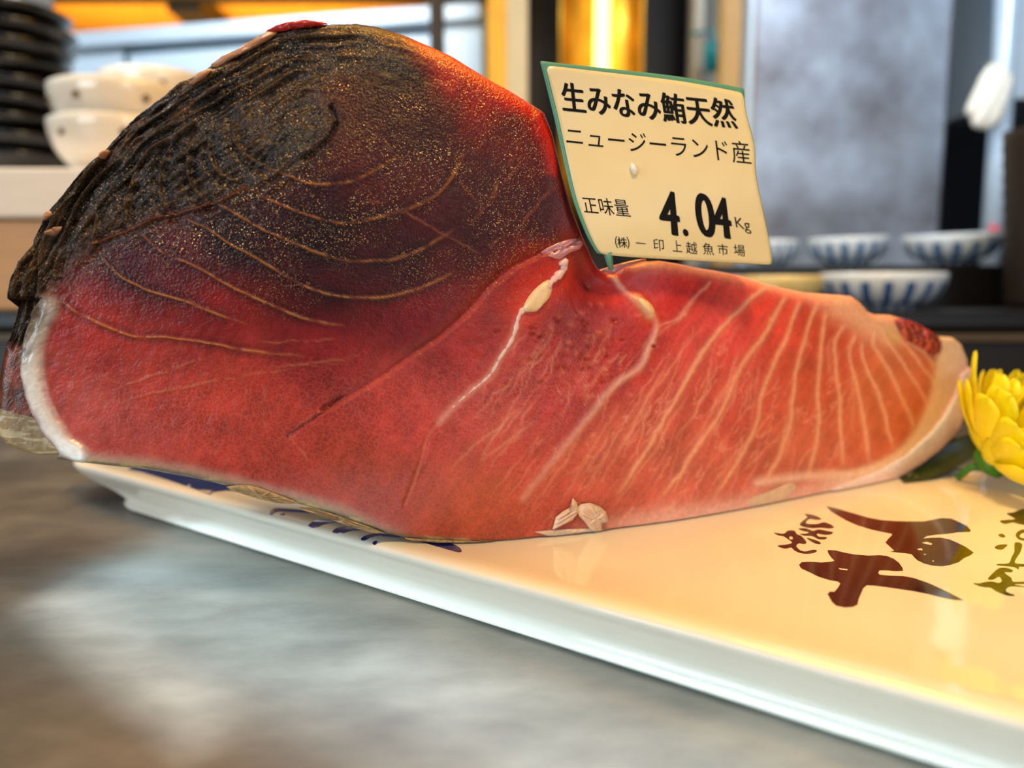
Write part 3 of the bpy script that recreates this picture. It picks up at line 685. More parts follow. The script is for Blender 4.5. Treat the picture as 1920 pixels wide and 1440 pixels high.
# orientation: make front faces look at the camera
a_, b_, c_ = V[Q[len(Q) // 2][0]], V[Q[len(Q) // 2][1]], V[Q[len(Q) // 2][2]]
mid = (NXC // 2) * NR + NYR // 2
q = Q[(NXC // 2) * NR + NYR // 2]
if np.cross(V[q[1]] - V[q[0]], V[q[2]] - V[q[0]])[1] > 0:
    Q = Q[:, ::-1]; caps = [c[::-1] for c in caps]
# vertex normals of the whole block
fn = np.cross(V[Q[:, 2]] - V[Q[:, 0]], V[Q[:, 3]] - V[Q[:, 1]])
VN = np.zeros_like(V)
for k in range(4):
    for c in range(3): VN[:, c] += np.bincount(Q[:, k], weights=fn[:, c], minlength=len(V))
VN /= np.maximum(np.linalg.norm(VN, axis=1, keepdims=True), 1e-12)

def flesh_mat(name, sss=.25, sparkle=.5, coat=.25, retic=.22, spec=.5):
    m, nt, b = _mat(name); N = nt.nodes; L = nt.links
    at_ = N.new('ShaderNodeAttribute'); at_.attribute_name = 'pigment'
    rg = N.new('ShaderNodeAttribute'); rg.attribute_name = 'gloss'
    tc = N.new('ShaderNodeTexCoord')
    n1 = N.new('ShaderNodeTexNoise'); n1.inputs['Scale'].default_value = 420; n1.inputs['Detail'].default_value = 4
    L.new(tc.outputs['Object'], n1.inputs['Vector'])
    mr = N.new('ShaderNodeMapRange'); mr.inputs['From Min'].default_value = .3; mr.inputs['From Max'].default_value = .7
    mr.inputs['To Min'].default_value = .9; mr.inputs['To Max'].default_value = 1.1
    L.new(n1.outputs['Fac'], mr.inputs['Value'])
    mul = N.new('ShaderNodeVectorMath'); mul.operation = 'SCALE'
    L.new(at_.outputs['Color'], mul.inputs[0]); L.new(mr.outputs[0], mul.inputs['Scale'])
    # fine net of tissue
    n3 = N.new('ShaderNodeTexNoise'); n3.inputs['Scale'].default_value = 160; n3.inputs['Detail'].default_value = 3
    L.new(tc.outputs['Object'], n3.inputs['Vector'])
    wv = N.new('ShaderNodeMix'); wv.data_type = 'VECTOR'; wv.inputs[0].default_value = .006
    L.new(tc.outputs['Object'], wv.inputs[4]); L.new(n3.outputs['Color'], wv.inputs[5])
    vo = N.new('ShaderNodeTexVoronoi'); vo.feature = 'DISTANCE_TO_EDGE'; vo.inputs['Scale'].default_value = 430
    L.new(wv.outputs[1], vo.inputs['Vector'])
    vr = N.new('ShaderNodeMapRange'); vr.inputs['From Min'].default_value = 0; vr.inputs['From Max'].default_value = .14
    vr.inputs['To Min'].default_value = 1; vr.inputs['To Max'].default_value = 0
    L.new(vo.outputs['Distance'], vr.inputs['Value'])
    rt = N.new('ShaderNodeAttribute'); rt.attribute_name = 'net'
    m1 = N.new('ShaderNodeMath'); m1.operation = 'MULTIPLY'; L.new(vr.outputs[0], m1.inputs[0]); L.new(rt.outputs['Fac'], m1.inputs[1])
    m2 = N.new('ShaderNodeMath'); m2.operation = 'MULTIPLY'; L.new(m1.outputs[0], m2.inputs[0]); m2.inputs[1].default_value = retic
    mx = N.new('ShaderNodeMix'); mx.data_type = 'RGBA'; mx.inputs[7].default_value = lin4((232, 120, 92))
    L.new(m2.outputs[0], mx.inputs[0]); L.new(mul.outputs[0], mx.inputs[6]); L.new(mx.outputs[2], b.inputs['Base Color'])
    L.new(rg.outputs['Fac'], b.inputs['Roughness'])
    bf = N.new('ShaderNodeAttribute'); bf.attribute_name = 'grain'
    n2 = N.new('ShaderNodeTexNoise'); n2.inputs['Scale'].default_value = 900; n2.inputs['Detail'].default_value = 3
    L.new(tc.outputs['Object'], n2.inputs['Vector'])
    bs = N.new('ShaderNodeMath'); bs.operation = 'MULTIPLY'; bs.inputs[1].default_value = sparkle; bs.use_clamp = True; L.new(bf.outputs['Fac'], bs.inputs[0])
    bp = N.new('ShaderNodeBump'); bp.inputs['Distance'].default_value = .0010
    L.new(n2.outputs['Fac'], bp.inputs['Height']); L.new(bs.outputs[0], bp.inputs['Strength']); L.new(bp.outputs[0], b.inputs['Normal'])
    # gold metallic specks put in to imitate glints on the dark meat
    fl_ = N.new('ShaderNodeAttribute'); fl_.attribute_name = 'fleck'
    v2 = N.new('ShaderNodeTexVoronoi'); v2.inputs['Scale'].default_value = 1600
    L.new(wv.outputs[1], v2.inputs['Vector'])
    sp = N.new('ShaderNodeSeparateColor'); L.new(v2.outputs['Color'], sp.inputs[0])
    g1 = N.new('ShaderNodeMapRange'); g1.inputs['From Min'].default_value = .66; g1.inputs['From Max'].default_value = .74; L.new(sp.outputs[0], g1.inputs['Value'])
    g2 = N.new('ShaderNodeMapRange'); g2.inputs['From Min'].default_value = .42; g2.inputs['From Max'].default_value = .30; L.new(v2.outputs['Distance'], g2.inputs['Value'])
    g3 = N.new('ShaderNodeMath'); g3.operation = 'MULTIPLY'; L.new(g1.outputs[0], g3.inputs[0]); L.new(g2.outputs[0], g3.inputs[1])
    g4 = N.new('ShaderNodeMath'); g4.operation = 'MULTIPLY'; L.new(g3.outputs[0], g4.inputs[0]); L.new(fl_.outputs['Fac'], g4.inputs[1])
    mz = N.new('ShaderNodeMix'); mz.data_type = 'RGBA'; mz.inputs[7].default_value = lin4((234, 180, 112))
    L.new(g4.outputs[0], mz.inputs[0]); L.new(mx.outputs[2], mz.inputs[6]); L.new(mz.outputs[2], b.inputs['Base Color'])
    L.new(g4.outputs[0], b.inputs['Metallic'])
    b.inputs['Coat Weight'].default_value = coat; b.inputs['Coat Roughness'].default_value = .22
    b.inputs['Specular IOR Level'].default_value = spec
    if sss:
        b.inputs['Subsurface Weight'].default_value = sss; b.inputs['Subsurface Scale'].default_value = .0016
        b.inputs['Subsurface Radius'].default_value = (1., .28, .16)
    return m
MF = [flesh_mat('tuna_flesh', coat=.04, sparkle=.7, spec=.32), flesh_mat('dark_dried_muscle', sss=0, sparkle=.8, coat=.0, retic=0), flesh_mat('fish_skin', sss=.05, sparkle=.7, coat=.3, retic=0), flesh_mat('fat_rind', sss=.06, sparkle=.4, coat=.4, retic=0)]

tcx, tcy = .05, .42
tuna = empty('tuna_block', (tcx, tcy, FLOOR), 'large raw red tuna loin with dark dried top lying on the long plate', 'raw fish')
def submesh(name, sel, m, parent, extra=()):
    F = Q[sel]; ids = np.unique(np.concatenate([F.reshape(-1)] + [np.array(c) for c in extra]))
    mp = np.full(len(V), -1); mp[ids] = np.arange(len(ids))
    me = bpy.data.meshes.new(name)
    me.from_pydata(V[ids].tolist(), [], mp[F].tolist() + [mp[np.array(c)].tolist() for c in extra]); me.update()
    me.materials.append(m)
    me.polygons.foreach_set('use_smooth', [True] * len(me.polygons))
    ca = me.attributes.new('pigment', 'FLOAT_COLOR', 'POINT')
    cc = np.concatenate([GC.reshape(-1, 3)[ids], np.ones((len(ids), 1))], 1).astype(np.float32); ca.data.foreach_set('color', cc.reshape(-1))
    for nm, G in (('gloss', GR), ('grain', GB), ('net', GT), ('fleck', GF)):
        fa = me.attributes.new(nm, 'FLOAT', 'POINT'); fa.data.foreach_set('value', G.reshape(-1)[ids].astype(np.float32))
    me.normals_split_custom_set_from_vertices(VN[ids].tolist())
    o = bpy.data.objects.new(name, me); COL.objects.link(o); o.parent = parent
    bpy.context.view_layer.update(); o.matrix_parent_inverse = parent.matrix_world.inverted()
    return o
submesh('flesh', FP == 0, MF[0], tuna, [caps[0], caps[1]])
tag(submesh('dark_muscle', FP == 1, MF[1], tuna), 'dark brown dried ridged muscle')
tag(submesh('skin', FP == 2, MF[2], tuna), 'grey brown skin edge')
tag(submesh('fat_rind', (FP == 3) & (Q[:, 0] // NR > NXC // 2), MF[3], tuna), 'white fat rind')
tag(submesh('fat_band', (FP == 3) & (Q[:, 0] // NR <= NXC // 2), MF[3], tuna), 'whitish fat band at the left edge')

# raised pieces on the face
def pad(name, poly, h, m, parent, step=4, lift=-.0004, rings=6, nzamp=.0, flat=False, sm=True):
    """puffy pillow over a traced outline on the cut face"""
    P = resample(poly, step, True, sm); c = P.mean(0); n_ = len(P); vs = []; fs = []
    for r in range(rings):
        t = r / (rings - 1); s = math.cos(t * math.pi / 2 * .97) ; hh = h * math.sin(t * math.pi / 2)
        if flat: s = 1 - .96 * t; hh = h * (1 - (1 - min(1, t * 3)) ** 2)
        for p in P:
            q = c + (p - c) * s
            pt, nn = fleshfn(q[0], q[1], lift); pt = pt + nn * (hh * (1 + nzamp * math.sin(q[0] * .5 + q[1] * .8)))
            pt.z = max(pt.z, float(plate_h(pt.x, pt.y))); vs.append(pt)
    for r in range(rings - 1):
        for i in range(n_):
            j = (i + 1) % n_; fs.append((r * n_ + i, r * n_ + j, (r + 1) * n_ + j, (r + 1) * n_ + i))
    fs.append([(rings - 1) * n_ + i for i in range(n_)])
    bm = bmesh.new(); bv = [bm.verts.new(v) for v in vs]
    for f in fs:
        try: bm.faces.new([bv[i] for i in f])
        except ValueError: pass
    return bm_obj(name, bm, m, parent)
Mbone = mat('pale_cartilage', (240, 200, 150), .32, var=.12, scale=300, sss=.3, coat=.2, bump=.2, bscale=500)
Msin = mat('white_sinew', (236, 186, 176), .28, var=.2, scale=200, sss=.25, coat=.3)
Mred = mat('red_muscle', (176, 34, 30), .28, var=.35, scale=120, sss=.25, coat=.3, bump=.5, bscale=300)
Mstripe = mat('dark_red_muscle', (160, 40, 34), .25, var=.45, scale=30, stretch=(4, 4, 14), sss=.2, coat=.4, bump=.4, bscale=200)
def stripe_muscle():
    m, nt, b = _mat('striped_muscle'); N = nt.nodes; L = nt.links
    tc = N.new('ShaderNodeTexCoord'); wv = N.new('ShaderNodeTexWave'); wv.bands_direction = 'DIAGONAL'; wv.inputs['Scale'].default_value = 95; wv.inputs['Distortion'].default_value = 5; wv.inputs['Detail'].default_value = 3; wv.inputs['Detail Scale'].default_value = 1.2
    L.new(tc.outputs['Object'], wv.inputs['Vector'])
    mx = N.new('ShaderNodeMix'); mx.data_type = 'RGBA'; mx.inputs[6].default_value = lin4((120, 20, 18)); mx.inputs[7].default_value = lin4((214, 96, 82))
    L.new(wv.outputs['Fac'], mx.inputs[0]); L.new(mx.outputs[2], b.inputs['Base Color'])
    bp = N.new('ShaderNodeBump'); bp.inputs['Strength'].default_value = .6; bp.inputs['Distance'].default_value = .001
    L.new(wv.outputs['Fac'], bp.inputs['Height']); L.new(bp.outputs[0], b.inputs['Normal'])
    b.inputs['Roughness'].default_value = .26; b.inputs['Coat Weight'].default_value = .3
    return m
Mstripe = stripe_muscle()
Mtan = mat('tan_scrap', (186, 134, 98), .35, var=.2, scale=200, sss=.2, coat=.2, bump=.4)
Mpurple = mat('pink_membrane', (206, 128, 128), .22, var=.25, scale=80, sss=.2, coat=.5, bump=.3)
tag(pad('cartilage', [(1033,525),(1036,542),(1029,560),(1018,571),(1007,583),(992,585),(979,584),(983,569),(994,551),(1009,536),(1022,527)], .0022, Mbone, tuna, lift=0, flat=True, step=7), 'pale cream cartilage lump')
tag(pad('cartilage', [(1195,558),(1210,560),(1224,574),(1226,588),(1214,586),(1200,574)], .0015, Mbone, tuna), 'small pale cartilage spot')
def strand(name, pl, r, m, lift=.0):
    P = resample(pl, 5); tube(name, [fleshfn(p[0], p[1], lift)[0] for p in P], [max(.0002, r(i / (len(P) - 1)) * (1 + .38 * math.sin(i * 1.9) * math.sin(i * .7 + 1))) for i in range(len(P))], m, tuna)
strand('sinew', [(1054,488),(1059,497),(1056,508),(1046,517),(1034,528),(1026,540)], lambda t: .0016 * (1.3 - .4 * t), Msin, .0006)
strand('sinew', [(982,578),(974,590),(970,602),(966,620),(958,640),(939,668),(917,704),(877,737),(846,764),(828,784)], lambda t: .0013 * (1 - .6 * t), Msin, -.0006)
pad('membrane', [(1015,473),(1040,458),(1075,447),(1098,450),(1090,466),(1070,474),(1050,486),(1030,482)], .0018, Mpurple, tuna, nzamp=.3)
pad('membrane', [(1140,508),(1165,498),(1200,488),(1228,484),(1222,494),(1190,506),(1170,518),(1150,520)], .0014, Mpurple, tuna, lift=-.001)
tag(pad('trimmed_muscle', [(1676,600),(1700,597),(1730,609),(1756,626),(1766,644),(1764,660),(1748,668),(1728,652),(1702,640),(1686,622)], .0055, Mstripe, tuna, lift=-.001, nzamp=.25), 'dark red striped scrap of muscle')
pad('flesh_scrap', [(498,58),(520,42),(548,33),(580,32),(608,36),(614,44),(596,54),(560,60),(530,64)], .005, Mred, tuna, lift=.002)
pad('flesh_scrap', [(395,120),(430,98),(470,75),(510,56),(520,68),(480,92),(440,112),(410,128)], .004, Mtan, tuna, lift=.001)
pad('fat_scrap', [(358,158),(368,144),(386,133),(402,132),(398,145),(384,158),(366,164)], .004, Mtan, tuna, lift=.001)
pad('fat_scrap', [(74,402),(82,393),(90,397),(88,406),(76,412)], .002, Mtan, tuna, lift=.001)
pad('fat_scrap', [(90,438),(100,428),(114,424),(112,432),(100,442)], .002, Mtan, tuna, lift=.001)
pad('fat_scrap', [(190,292),(200,285),(210,284),(206,292),(196,300)], .002, Mtan, tuna, lift=.001)
Mflap = mat('torn_membrane', (240, 192, 160), .3, var=.3, scale=200, sss=.3, coat=.3, bump=.5, bscale=300)
pad('torn_flap', [(1034,992),(1040,968),(1052,958),(1066,950),(1071,932),(1079,940),(1083,957),(1072,974),(1052,984)], .0016, Mflap, tuna, lift=.0008, nzamp=.4, flat=True, sm=False)
pad('torn_flap', [(1078,952),(1086,944),(1104,941),(1122,948),(1134,958),(1139,976),(1127,980),(1126,1000),(1116,1003),(1105,992),(1094,977),(1083,966)], .0018, Mflap, tuna, lift=.0008, nzamp=.4, flat=True, sm=False)
pad('torn_flap', [(1000,996),(1060,991),(1120,990),(1148,994),(1128,1003),(1085,1004),(1040,1008)], .0008, Mflap, tuna, lift=.0004, nzamp=.4, flat=True, sm=False)
for poly in ([(425,912),(470,906),(520,922),(560,940),(530,944),(470,930)], [(560,952),(600,955),(660,975),(720,998),(690,998),(620,974)], [(760,1008),(840,1012),(930,1016),(880,1022),(800,1018)]):
    pad('skin_shred', poly, .0012, mat('yellow_skin_shred', (178, 140, 92), .4, var=.6, scale=420, bump=.6, bscale=400), tuna, lift=.0004, nzamp=.6)
pad('fat_bead', [(1400,940),(1450,918),(1480,905),(1492,915),(1470,935),(1430,948)], .0005, Mflap, tuna, lift=0, nzamp=.3)

# ================================================================== LABEL CARD
def cx3(p): return (1000 + p[0] / 3.348, 90 + p[1] / 3.348)
EL = resample([(1012,114),(1036,209),(1051,275),(1060,317),(1075,377),(1099,440),(1119,475)], 12)
ER = resample([(1396,166),(1399,209),(1415,275),(1418,329),(1430,389),(1442,448),(1449,497)], 12)
ET = resample([(1012,114),(1119,126),(1254,141),(1329,153),(1396,166)], 12)
EB = resample([(1119,475),(1167,481),(1299,489),(1449,497)], 12)
def along(P, t):
    k = t * (len(P) - 1); i = min(int(k), len(P) - 2); return P[i] * (1 - k + i) + P[i + 1] * (k - i)
def coons(s, t):
    c = (1 - t) * along(ET, s) + t * along(EB, s) + (1 - s) * along(EL, t) + s * along(ER, t)
    return c - ((1 - s) * (1 - t) * ET[0] + s * (1 - t) * ET[-1] + (1 - s) * t * EB[0] + s * t * EB[-1])
def card_Y(px, py):
    y0 = .3655 + (px - 1012) / 438 * .036
    return y0 + .0022 * math.sin((py - 114) / 380 * math.pi * 1.6 + (px - 1012) / 300) - .003 * (1 - (py - 114) / 380)
def card(px, py, off=0.):
    p = at(px, py, card_Y(px, py)); return p - ray(px, py).normalized() * off
def sheet(name, s0, s1, t0, t1, off, th, m, parent, rad=.03, ns=40, nt_=32):
    vs = []; fs = []
    for k in (0, 1):
        for j in range(nt_ + 1):
            for i in range(ns + 1):
                s = s0 + (s1 - s0) * i / ns; t = t0 + (t1 - t0) * j / nt_
                # rounded corners
                if rad:
                    cxs = min(max(s, s0 + rad), s1 - rad); cts = min(max(t, t0 + rad), t1 - rad)
                    ds, dt = s - cxs, t - cts; l = math.hypot(ds, dt)
                    if ds and dt and l > 0:
                        mx_ = max(abs(ds), abs(dt)); f = mx_ / l; s, t = cxs + ds * f, cts + dt * f
                p = coons(s, t); vs.append(card(p[0], p[1], off + (th if k == 0 else 0)))
    W = ns + 1; B = W * (nt_ + 1)
    for j in range(nt_):
        for i in range(ns):
            a = j * W + i; fs.append((a, a + W, a + W + 1, a + 1)); fs.append((B + a, B + a + 1, B + a + W + 1, B + a + W))
    rim = [i for i in range(W)] + [j * W + ns for j in range(1, nt_ + 1)] + [nt_ * W + i for i in range(ns - 1, -1, -1)] + [j * W for j in range(nt_ - 1, 0, -1)]
    for a, b in zip(rim, rim[1:] + rim[:1]): fs.append((a, b, B + b, B + a))
    return mesh_obj(name, vs, fs, m, parent)
lc = card(1130, 480)
label = empty('label_card', lc, 'cream weight sticker on green backing stuck upright in the tuna', 'label')
tag(sheet('green_backing', 0, 1, 0, 1, 0, .0005, M['green'], label, rad=.01), 'green backing sheet')
tag(sheet('paper_sticker', .036, .996, .032, .998, .0006, .0002, M['paper'], label, rad=.04), 'cream paper sticker')
box_pts = [card(1135, 470), card(1160, 476)]
tube('card_tab', [card(1140, 472, -.001), card(1142, 486, -.002), card(1146, 505, -.003)], [.0022, .0018, .0012], M['green'], label)
def text_mesh(body, bold):
    cu = bpy.data.curves.new('lettering', 'FONT'); cu.body = body; cu.offset = bold; cu.resolution_u = 6
    ob = bpy.data.objects.new('lettering', cu); COL.objects.link(ob); bpy.context.view_layer.update()
    me = bpy.data.meshes.new_from_object(ob.evaluated_get(bpy.context.evaluated_depsgraph_get()))
    vs = [v.co.copy() for v in me.vertices]; fs = [tuple(p.vertices) for p in me.polygons]
    bpy.data.objects.remove(ob); bpy.data.curves.remove(cu); bpy.data.meshes.remove(me)
    return vs, fs
def lettering(body, quad, bold=0., col='text'):
    vs, fs = text_mesh(body, 0.)
    x0 = min(v.x for v in vs); x1 = max(v.x for v in vs); y0 = min(v.y for v in vs); y1 = max(v.y for v in vs)
    TL, TR, BR, BL = [np.array(cx3(p)) for p in quad]; out = []; base = fs; fs = []
    shifts = [0.] if not bold else [-bold, -bold / 3, bold / 3, bold]      # a heavier face: the strokes doubled sideways
    for k, sh in enumerate(shifts):
        n0 = len(out); fs = fs + [tuple(i + n0 for i in f) for f in base]
        for v in vs:
            a = (v.x - x0) / (x1 - x0); b = (y1 - v.y) / max(y1 - y0, 1e-6)
            p = (TL * (1 - a) + TR * a) * (1 - b) + (BL * (1 - a) + BR * a) * b
            p = p + np.array((sh, abs(sh) * .5 * (1 if k % 2 else -1)))
            out.append(card(p[0], p[1], .00095 + k * .000004))
    return mesh_obj('lettering', out, fs, M[col], label, smooth=False)
lettering('生みなみ鮪天然', [(172,212), (1248,322), (1284,508), (190,398)], 1.5)
lettering('ニュージーランド産', [(205,484), (1350,588), (1372,732), (208,612)], 0)
lettering('正味量', [(302,930), (588,952), (614,1062), (322,1036)], 0)
lettering('4', [(806,900), (892,904), (924,1178), (796,1164)], 2.6)
lettering('.', [(938,1136), (968,1138), (976,1182), (944,1180)], .6)
lettering('0', [(1010,912), (1112,918), (1150,1190), (1044,1180)], 2.6)
lettering('4', [(1138,936), (1212,942), (1252,1198), (1130,1184)], 2.6)
lettering('Kg', [(1262,1060), (1352,1078), (1372,1170), (1278,1148)], 0)
for ch, q in (('㈱', (510,1180,606,1262)), ('一', (640,1220,708,1232)), ('印', (750,1196,822,1276)), ('上', (868,1206,936,1282)), ('越', (954,1214,1032,1296)), ('魚', (1060,1222,1136,1302)), ('市', (1154,1228,1226,1304)), ('場', (1254,1232,1332,1310))):
    x0, y0, x1, y1 = q
    lettering(ch, [(x0, y0), (x1 - 6, y0 + 6), (x1, y1), (x0 + 8, y1 - 6)], 0)
gp = [card(1184, 306, .001), card(1186, 312, .0016), card(1190, 320, .0018), (card(1193, 328, .0012))]
tag(tube('rice_grain', gp, [.0006, .0014, .0016, .0006], M['rice'], None, 12), 'small white grain stuck on the cream label', 'grain')

# ================================================================== FLOWER AND LEAF
fc = on_z(1868, 905, FLOOR); fbase = at(1854, 866, fc.y - .010)
fl = empty('chrysanthemum', (fbase.x, fbase.y, FLOOR), 'bright yellow chrysanthemum head lying on the plate beside the tuna', 'flower')
ax = Vector((.56, -.30, .56)).normalized(); bu = ax.cross(Vector((0, 1, 0))).normalized(); bv_ = ax.cross(bu)
def petal_mesh(L, Wd, cup, curl):
    vs = []; fs = []; nl, nw = 20, 6
    for side in (0, 1):
        for i in range(nl + 1):
            t = i / nl
            wd = Wd * (.30 + .70 * math.sin(min(1, t * 1.25) * math.pi / 2)) * (math.sqrt(max(.02, 1 - max(0, (t - .84) / .16) ** 2)) if t > .84 else 1)
            for j in range(nw + 1):
                s = (j / nw - .5) * 2
                x = L * t * math.cos(curl * t * .6); z = L * t * math.sin(curl * t * .6) + cup * wd * (s * s - .4) * (1 - .3 * t) + .0006 * math.cos(s * 7) * t
                vs.append(Vector((x, s * wd * .5, z - side * .0004)))
    W = nw + 1; B = W * (nl + 1)
    for i in range(nl):
        for j in range(nw):
            a = i * W + j; fs.append((a, a + W, a + W + 1, a + 1)); fs.append((B + a, B + a + 1, B + a + W + 1, B + a + W))
    rim = [j for j in range(W)] + [i * W + nw for i in range(1, nl + 1)] + [nl * W + j for j in range(nw - 1, -1, -1)] + [i * W for i in range(nl - 1, 0, -1)]
    for a, b in zip(rim, rim[1:] + rim[:1]): fs.append((a, b, B + b, B + a))
    return vs, fs
protos = []
for L, Wd, cup, curl, mm in ((.060, .0205, .14, .5, 'petal'), (.054, .0190, .18, .55, 'petal'), (.046, .0165, .25, .6, 'petal_in'), (.038, .013, .3, .7, 'petal_in'), (.042, .0200, .25, 1.3, 'petal')):
    vs, fs = petal_mesh(L, Wd, cup, curl); me = bpy.data.meshes.new('petal'); me.from_pydata([tuple(v) for v in vs], [], fs)
    me.materials.append(M[mm]); me.polygons.foreach_set('use_smooth', [True] * len(me.polygons)); me.update(); protos.append(me)
def place_petal(me, phi, lean, sc, k):
    d = (bu * math.cos(phi) + bv_ * math.sin(phi)); dirv = (ax * math.cos(lean) + d * math.sin(lean)).normalized()
    up = (ax * math.sin(lean) - d * math.cos(lean)).normalized(); sd = up.cross(dirv).normalized()
    Mx = Matrix((dirv, sd, up)).transposed().to_4x4(); st = fbase + d * .004 + ax * (.002 + .0015 * k)
    o = bpy.data.objects.new('petal', me); COL.objects.link(o); o.parent = fl
    o.matrix_parent_inverse = Matrix.Translation(-Vector((fbase.x, fbase.y, FLOOR)))
    o.matrix_basis = Matrix.Translation(st) @ Mx @ Matrix.Rotation(random.uniform(-.25, .25) if k < 3 else 0, 4, 'X') @ Matrix.Scale(sc, 4)
for k, (cnt, lean, me) in enumerate(((14, 102, protos[4]), (20, 86, protos[0]), (18, 68, protos[0]), (17, 52, protos[1]), (14, 34, protos[2]), (10, 15, protos[3]))):
    for i in range(cnt):
        ph = 2 * math.pi * (i + .5 * (k % 2)) / cnt + random.uniform(-.16, .16); ln = R(lean + random.uniform(-13, 10))
        # petals that would press into the plate fold upward
        d = (bu * math.cos(ph) + bv_ * math.sin(ph)); dv = ax * math.cos(ln) + d * math.sin(ln)
        while fbase.z + .056 * dv.z < FLOOR + .004 and ln > R(6):
            ln -= R(3); dv = ax * math.cos(ln) + d * math.sin(ln)
        place_petal(me, ph, ln, random.uniform(.84, 1.06), k)
bm = bmesh.new(); bmesh.ops.create_uvsphere(bm, u_segments=24, v_segments=14, radius=1)
for v in bm.verts:
    q = v.co.copy(); r = .0105 * (1 + .08 * math.sin(q.x * 9) * math.cos(q.y * 8)); v.co = fbase + (bu * q.x + bv_ * q.y) * r + ax * (q.z * .006 - .0005)
for v in bm.verts: v.co.z = max(v.co.z, FLOOR + .0004)
bm_obj('calyx', bm, M['calyx'], fl)
st0 = fbase - ax * .005
tube('stem', [st0, st0 + Vector((-.004, .004, -.001)), Vector((st0.x - .009, st0.y + .009, FLOOR + .0028))], [.0024, .0022, .002], M['calyx'], fl)

# leaf blade
la, lb = on_z(1600, 922, FLOOR) + Vector((0, .02, 0)), at(1838, 838, .492)
LC = [on_z(1690, 902, FLOOR), on_z(1730, 884, FLOOR) , at(1772, 854, .506), at(1846, 834, .516)]
vs = []; fs = []; nl, nw = 24, 8
P = [np.array(p) for p in LC]
def bez(t): return (1 - t) ** 3 * P[0] + 3 * (1 - t) ** 2 * t * P[1] + 3 * (1 - t) * t * t * P[2] + t ** 3 * P[3]
for side in (0, 1):
    for i in range(nl + 1):
        t = i / nl; c = bez(t); wd = .044 * math.sin(math.pi * (.08 + .86 * t)) ** .8
        for j in range(nw + 1):
            s = (j / nw - .5) * 2
            z = max(FLOOR + .0008, c[2] + .006 * t * (s * .9 + .4) + .0007 * math.cos(s * 12))
            vs.append((c[0] + .25 * s * wd * .5, c[1] + s * wd * .5 * .97, z - side * .0004))
W = nw + 1; B = W * (nl + 1)
for i in range(nl):
    for j in range(nw):
        a = i * W + j; fs.append((a, a + 1, a + W + 1, a + W)); fs.append((B + a, B + a + W, B + a + W + 1, B + a + 1))
rim = [j for j in range(W)] + [i * W + nw for i in range(1, nl + 1)] + [nl * W + j for j in range(nw - 1, -1, -1)] + [i * W for i in range(nl - 1, 0, -1)]
for a, b in zip(rim, rim[1:] + rim[:1]): fs.append((a, b, B + b, B + a))
tag(mesh_obj('leaf', vs, fs, M['leaf']), 'dark green leaf blade on the plate between tuna and yellow flower', 'leaf')

# ================================================================== BOWLS BEHIND, RIGHT
def stripe_mat(name, a, b_, n, top):
    m, nt, b = _mat(name); N = nt.nodes; L = nt.links
    tc = N.new('ShaderNodeTexCoord'); sx = N.new('ShaderNodeSeparateXYZ'); L.new(tc.outputs['Object'], sx.inputs[0])
    an = N.new('ShaderNodeMath'); an.operation = 'ARCTAN2'; L.new(sx.outputs['Y'], an.inputs[0]); L.new(sx.outputs['X'], an.inputs[1])
    mu = N.new('ShaderNodeMath'); mu.operation = 'MULTIPLY'; mu.inputs[1].default_value = n; L.new(an.outputs[0], mu.inputs[0])
    si = N.new('ShaderNodeMath'); si.operation = 'SINE'; L.new(mu.outputs[0], si.inputs[0])
    gt = N.new('ShaderNodeMapRange'); gt.inputs['From Min'].default_value = .15; gt.inputs['From Max'].default_value = .4; L.new(si.outputs[0], gt.inputs['Value'])
    zl = N.new('ShaderNodeMath'); zl.operation = 'LESS_THAN'; zl.inputs[1].default_value = top; L.new(sx.outputs['Z'], zl.inputs[0])
    mm = N.new('ShaderNodeMath'); mm.operation = 'MULTIPLY'; L.new(gt.outputs[0], mm.inputs[0]); L.new(zl.outputs[0], mm.inputs[1])
    mx = N.new('ShaderNodeMix'); mx.data_type = 'RGBA'; mx.inputs[6].default_value = lin4(a); mx.inputs[7].default_value = lin4(b_)
    L.new(mm.outputs[0], mx.inputs[0]); L.new(mx.outputs[2], b.inputs['Base Color']); b.inputs['Roughness'].default_value = .12; b.inputs['Coat Weight'].default_value = .4
    return m
def bowl_profile(r, h, foot, th=.0035, cone=False):
    if cone:
        th = .003; o = [(foot * .8, .003), (foot * .85, 0), (foot, 0), (foot, h * .1)]
        o += [(foot + (r - foot) * (.15 + .85 * k / 8) , h * .1 + h * .9 * (k / 8) ** 1.15) for k in range(1, 9)]
        o += [(r - th * .5, h + .001), (r - th * 1.6, h)] + [(max(0., foot + (r - foot) * (.15 + .85 * k / 8) - th * 1.8) if k else 0., h * .1 + h * .9 * (k / 8) ** 1.15 + .003) for k in range(7, -1, -1)]
        return o
    out = [(foot * .8, .002), (foot * .85, 0), (foot, 0), (foot, h * .12)]
    for k in range(1, 11):
        t = k / 10; out.append((foot + (r - foot) * math.sin(t * math.pi / 2) ** .8, h * .12 + h * .88 * (1 - math.cos(t * math.pi / 2)) ** .9))
    out += [(r, h), (r - th * .5, h + th * .4), (r - th, h)]
    for k in range(9, -1, -1):
        t = k / 10; out.append(((foot + (r - foot) * math.sin(t * math.pi / 2) ** .8) - th if k else .0, h * .12 + h * .88 * (1 - math.cos(t * math.pi / 2)) ** .9 + th))
    return out
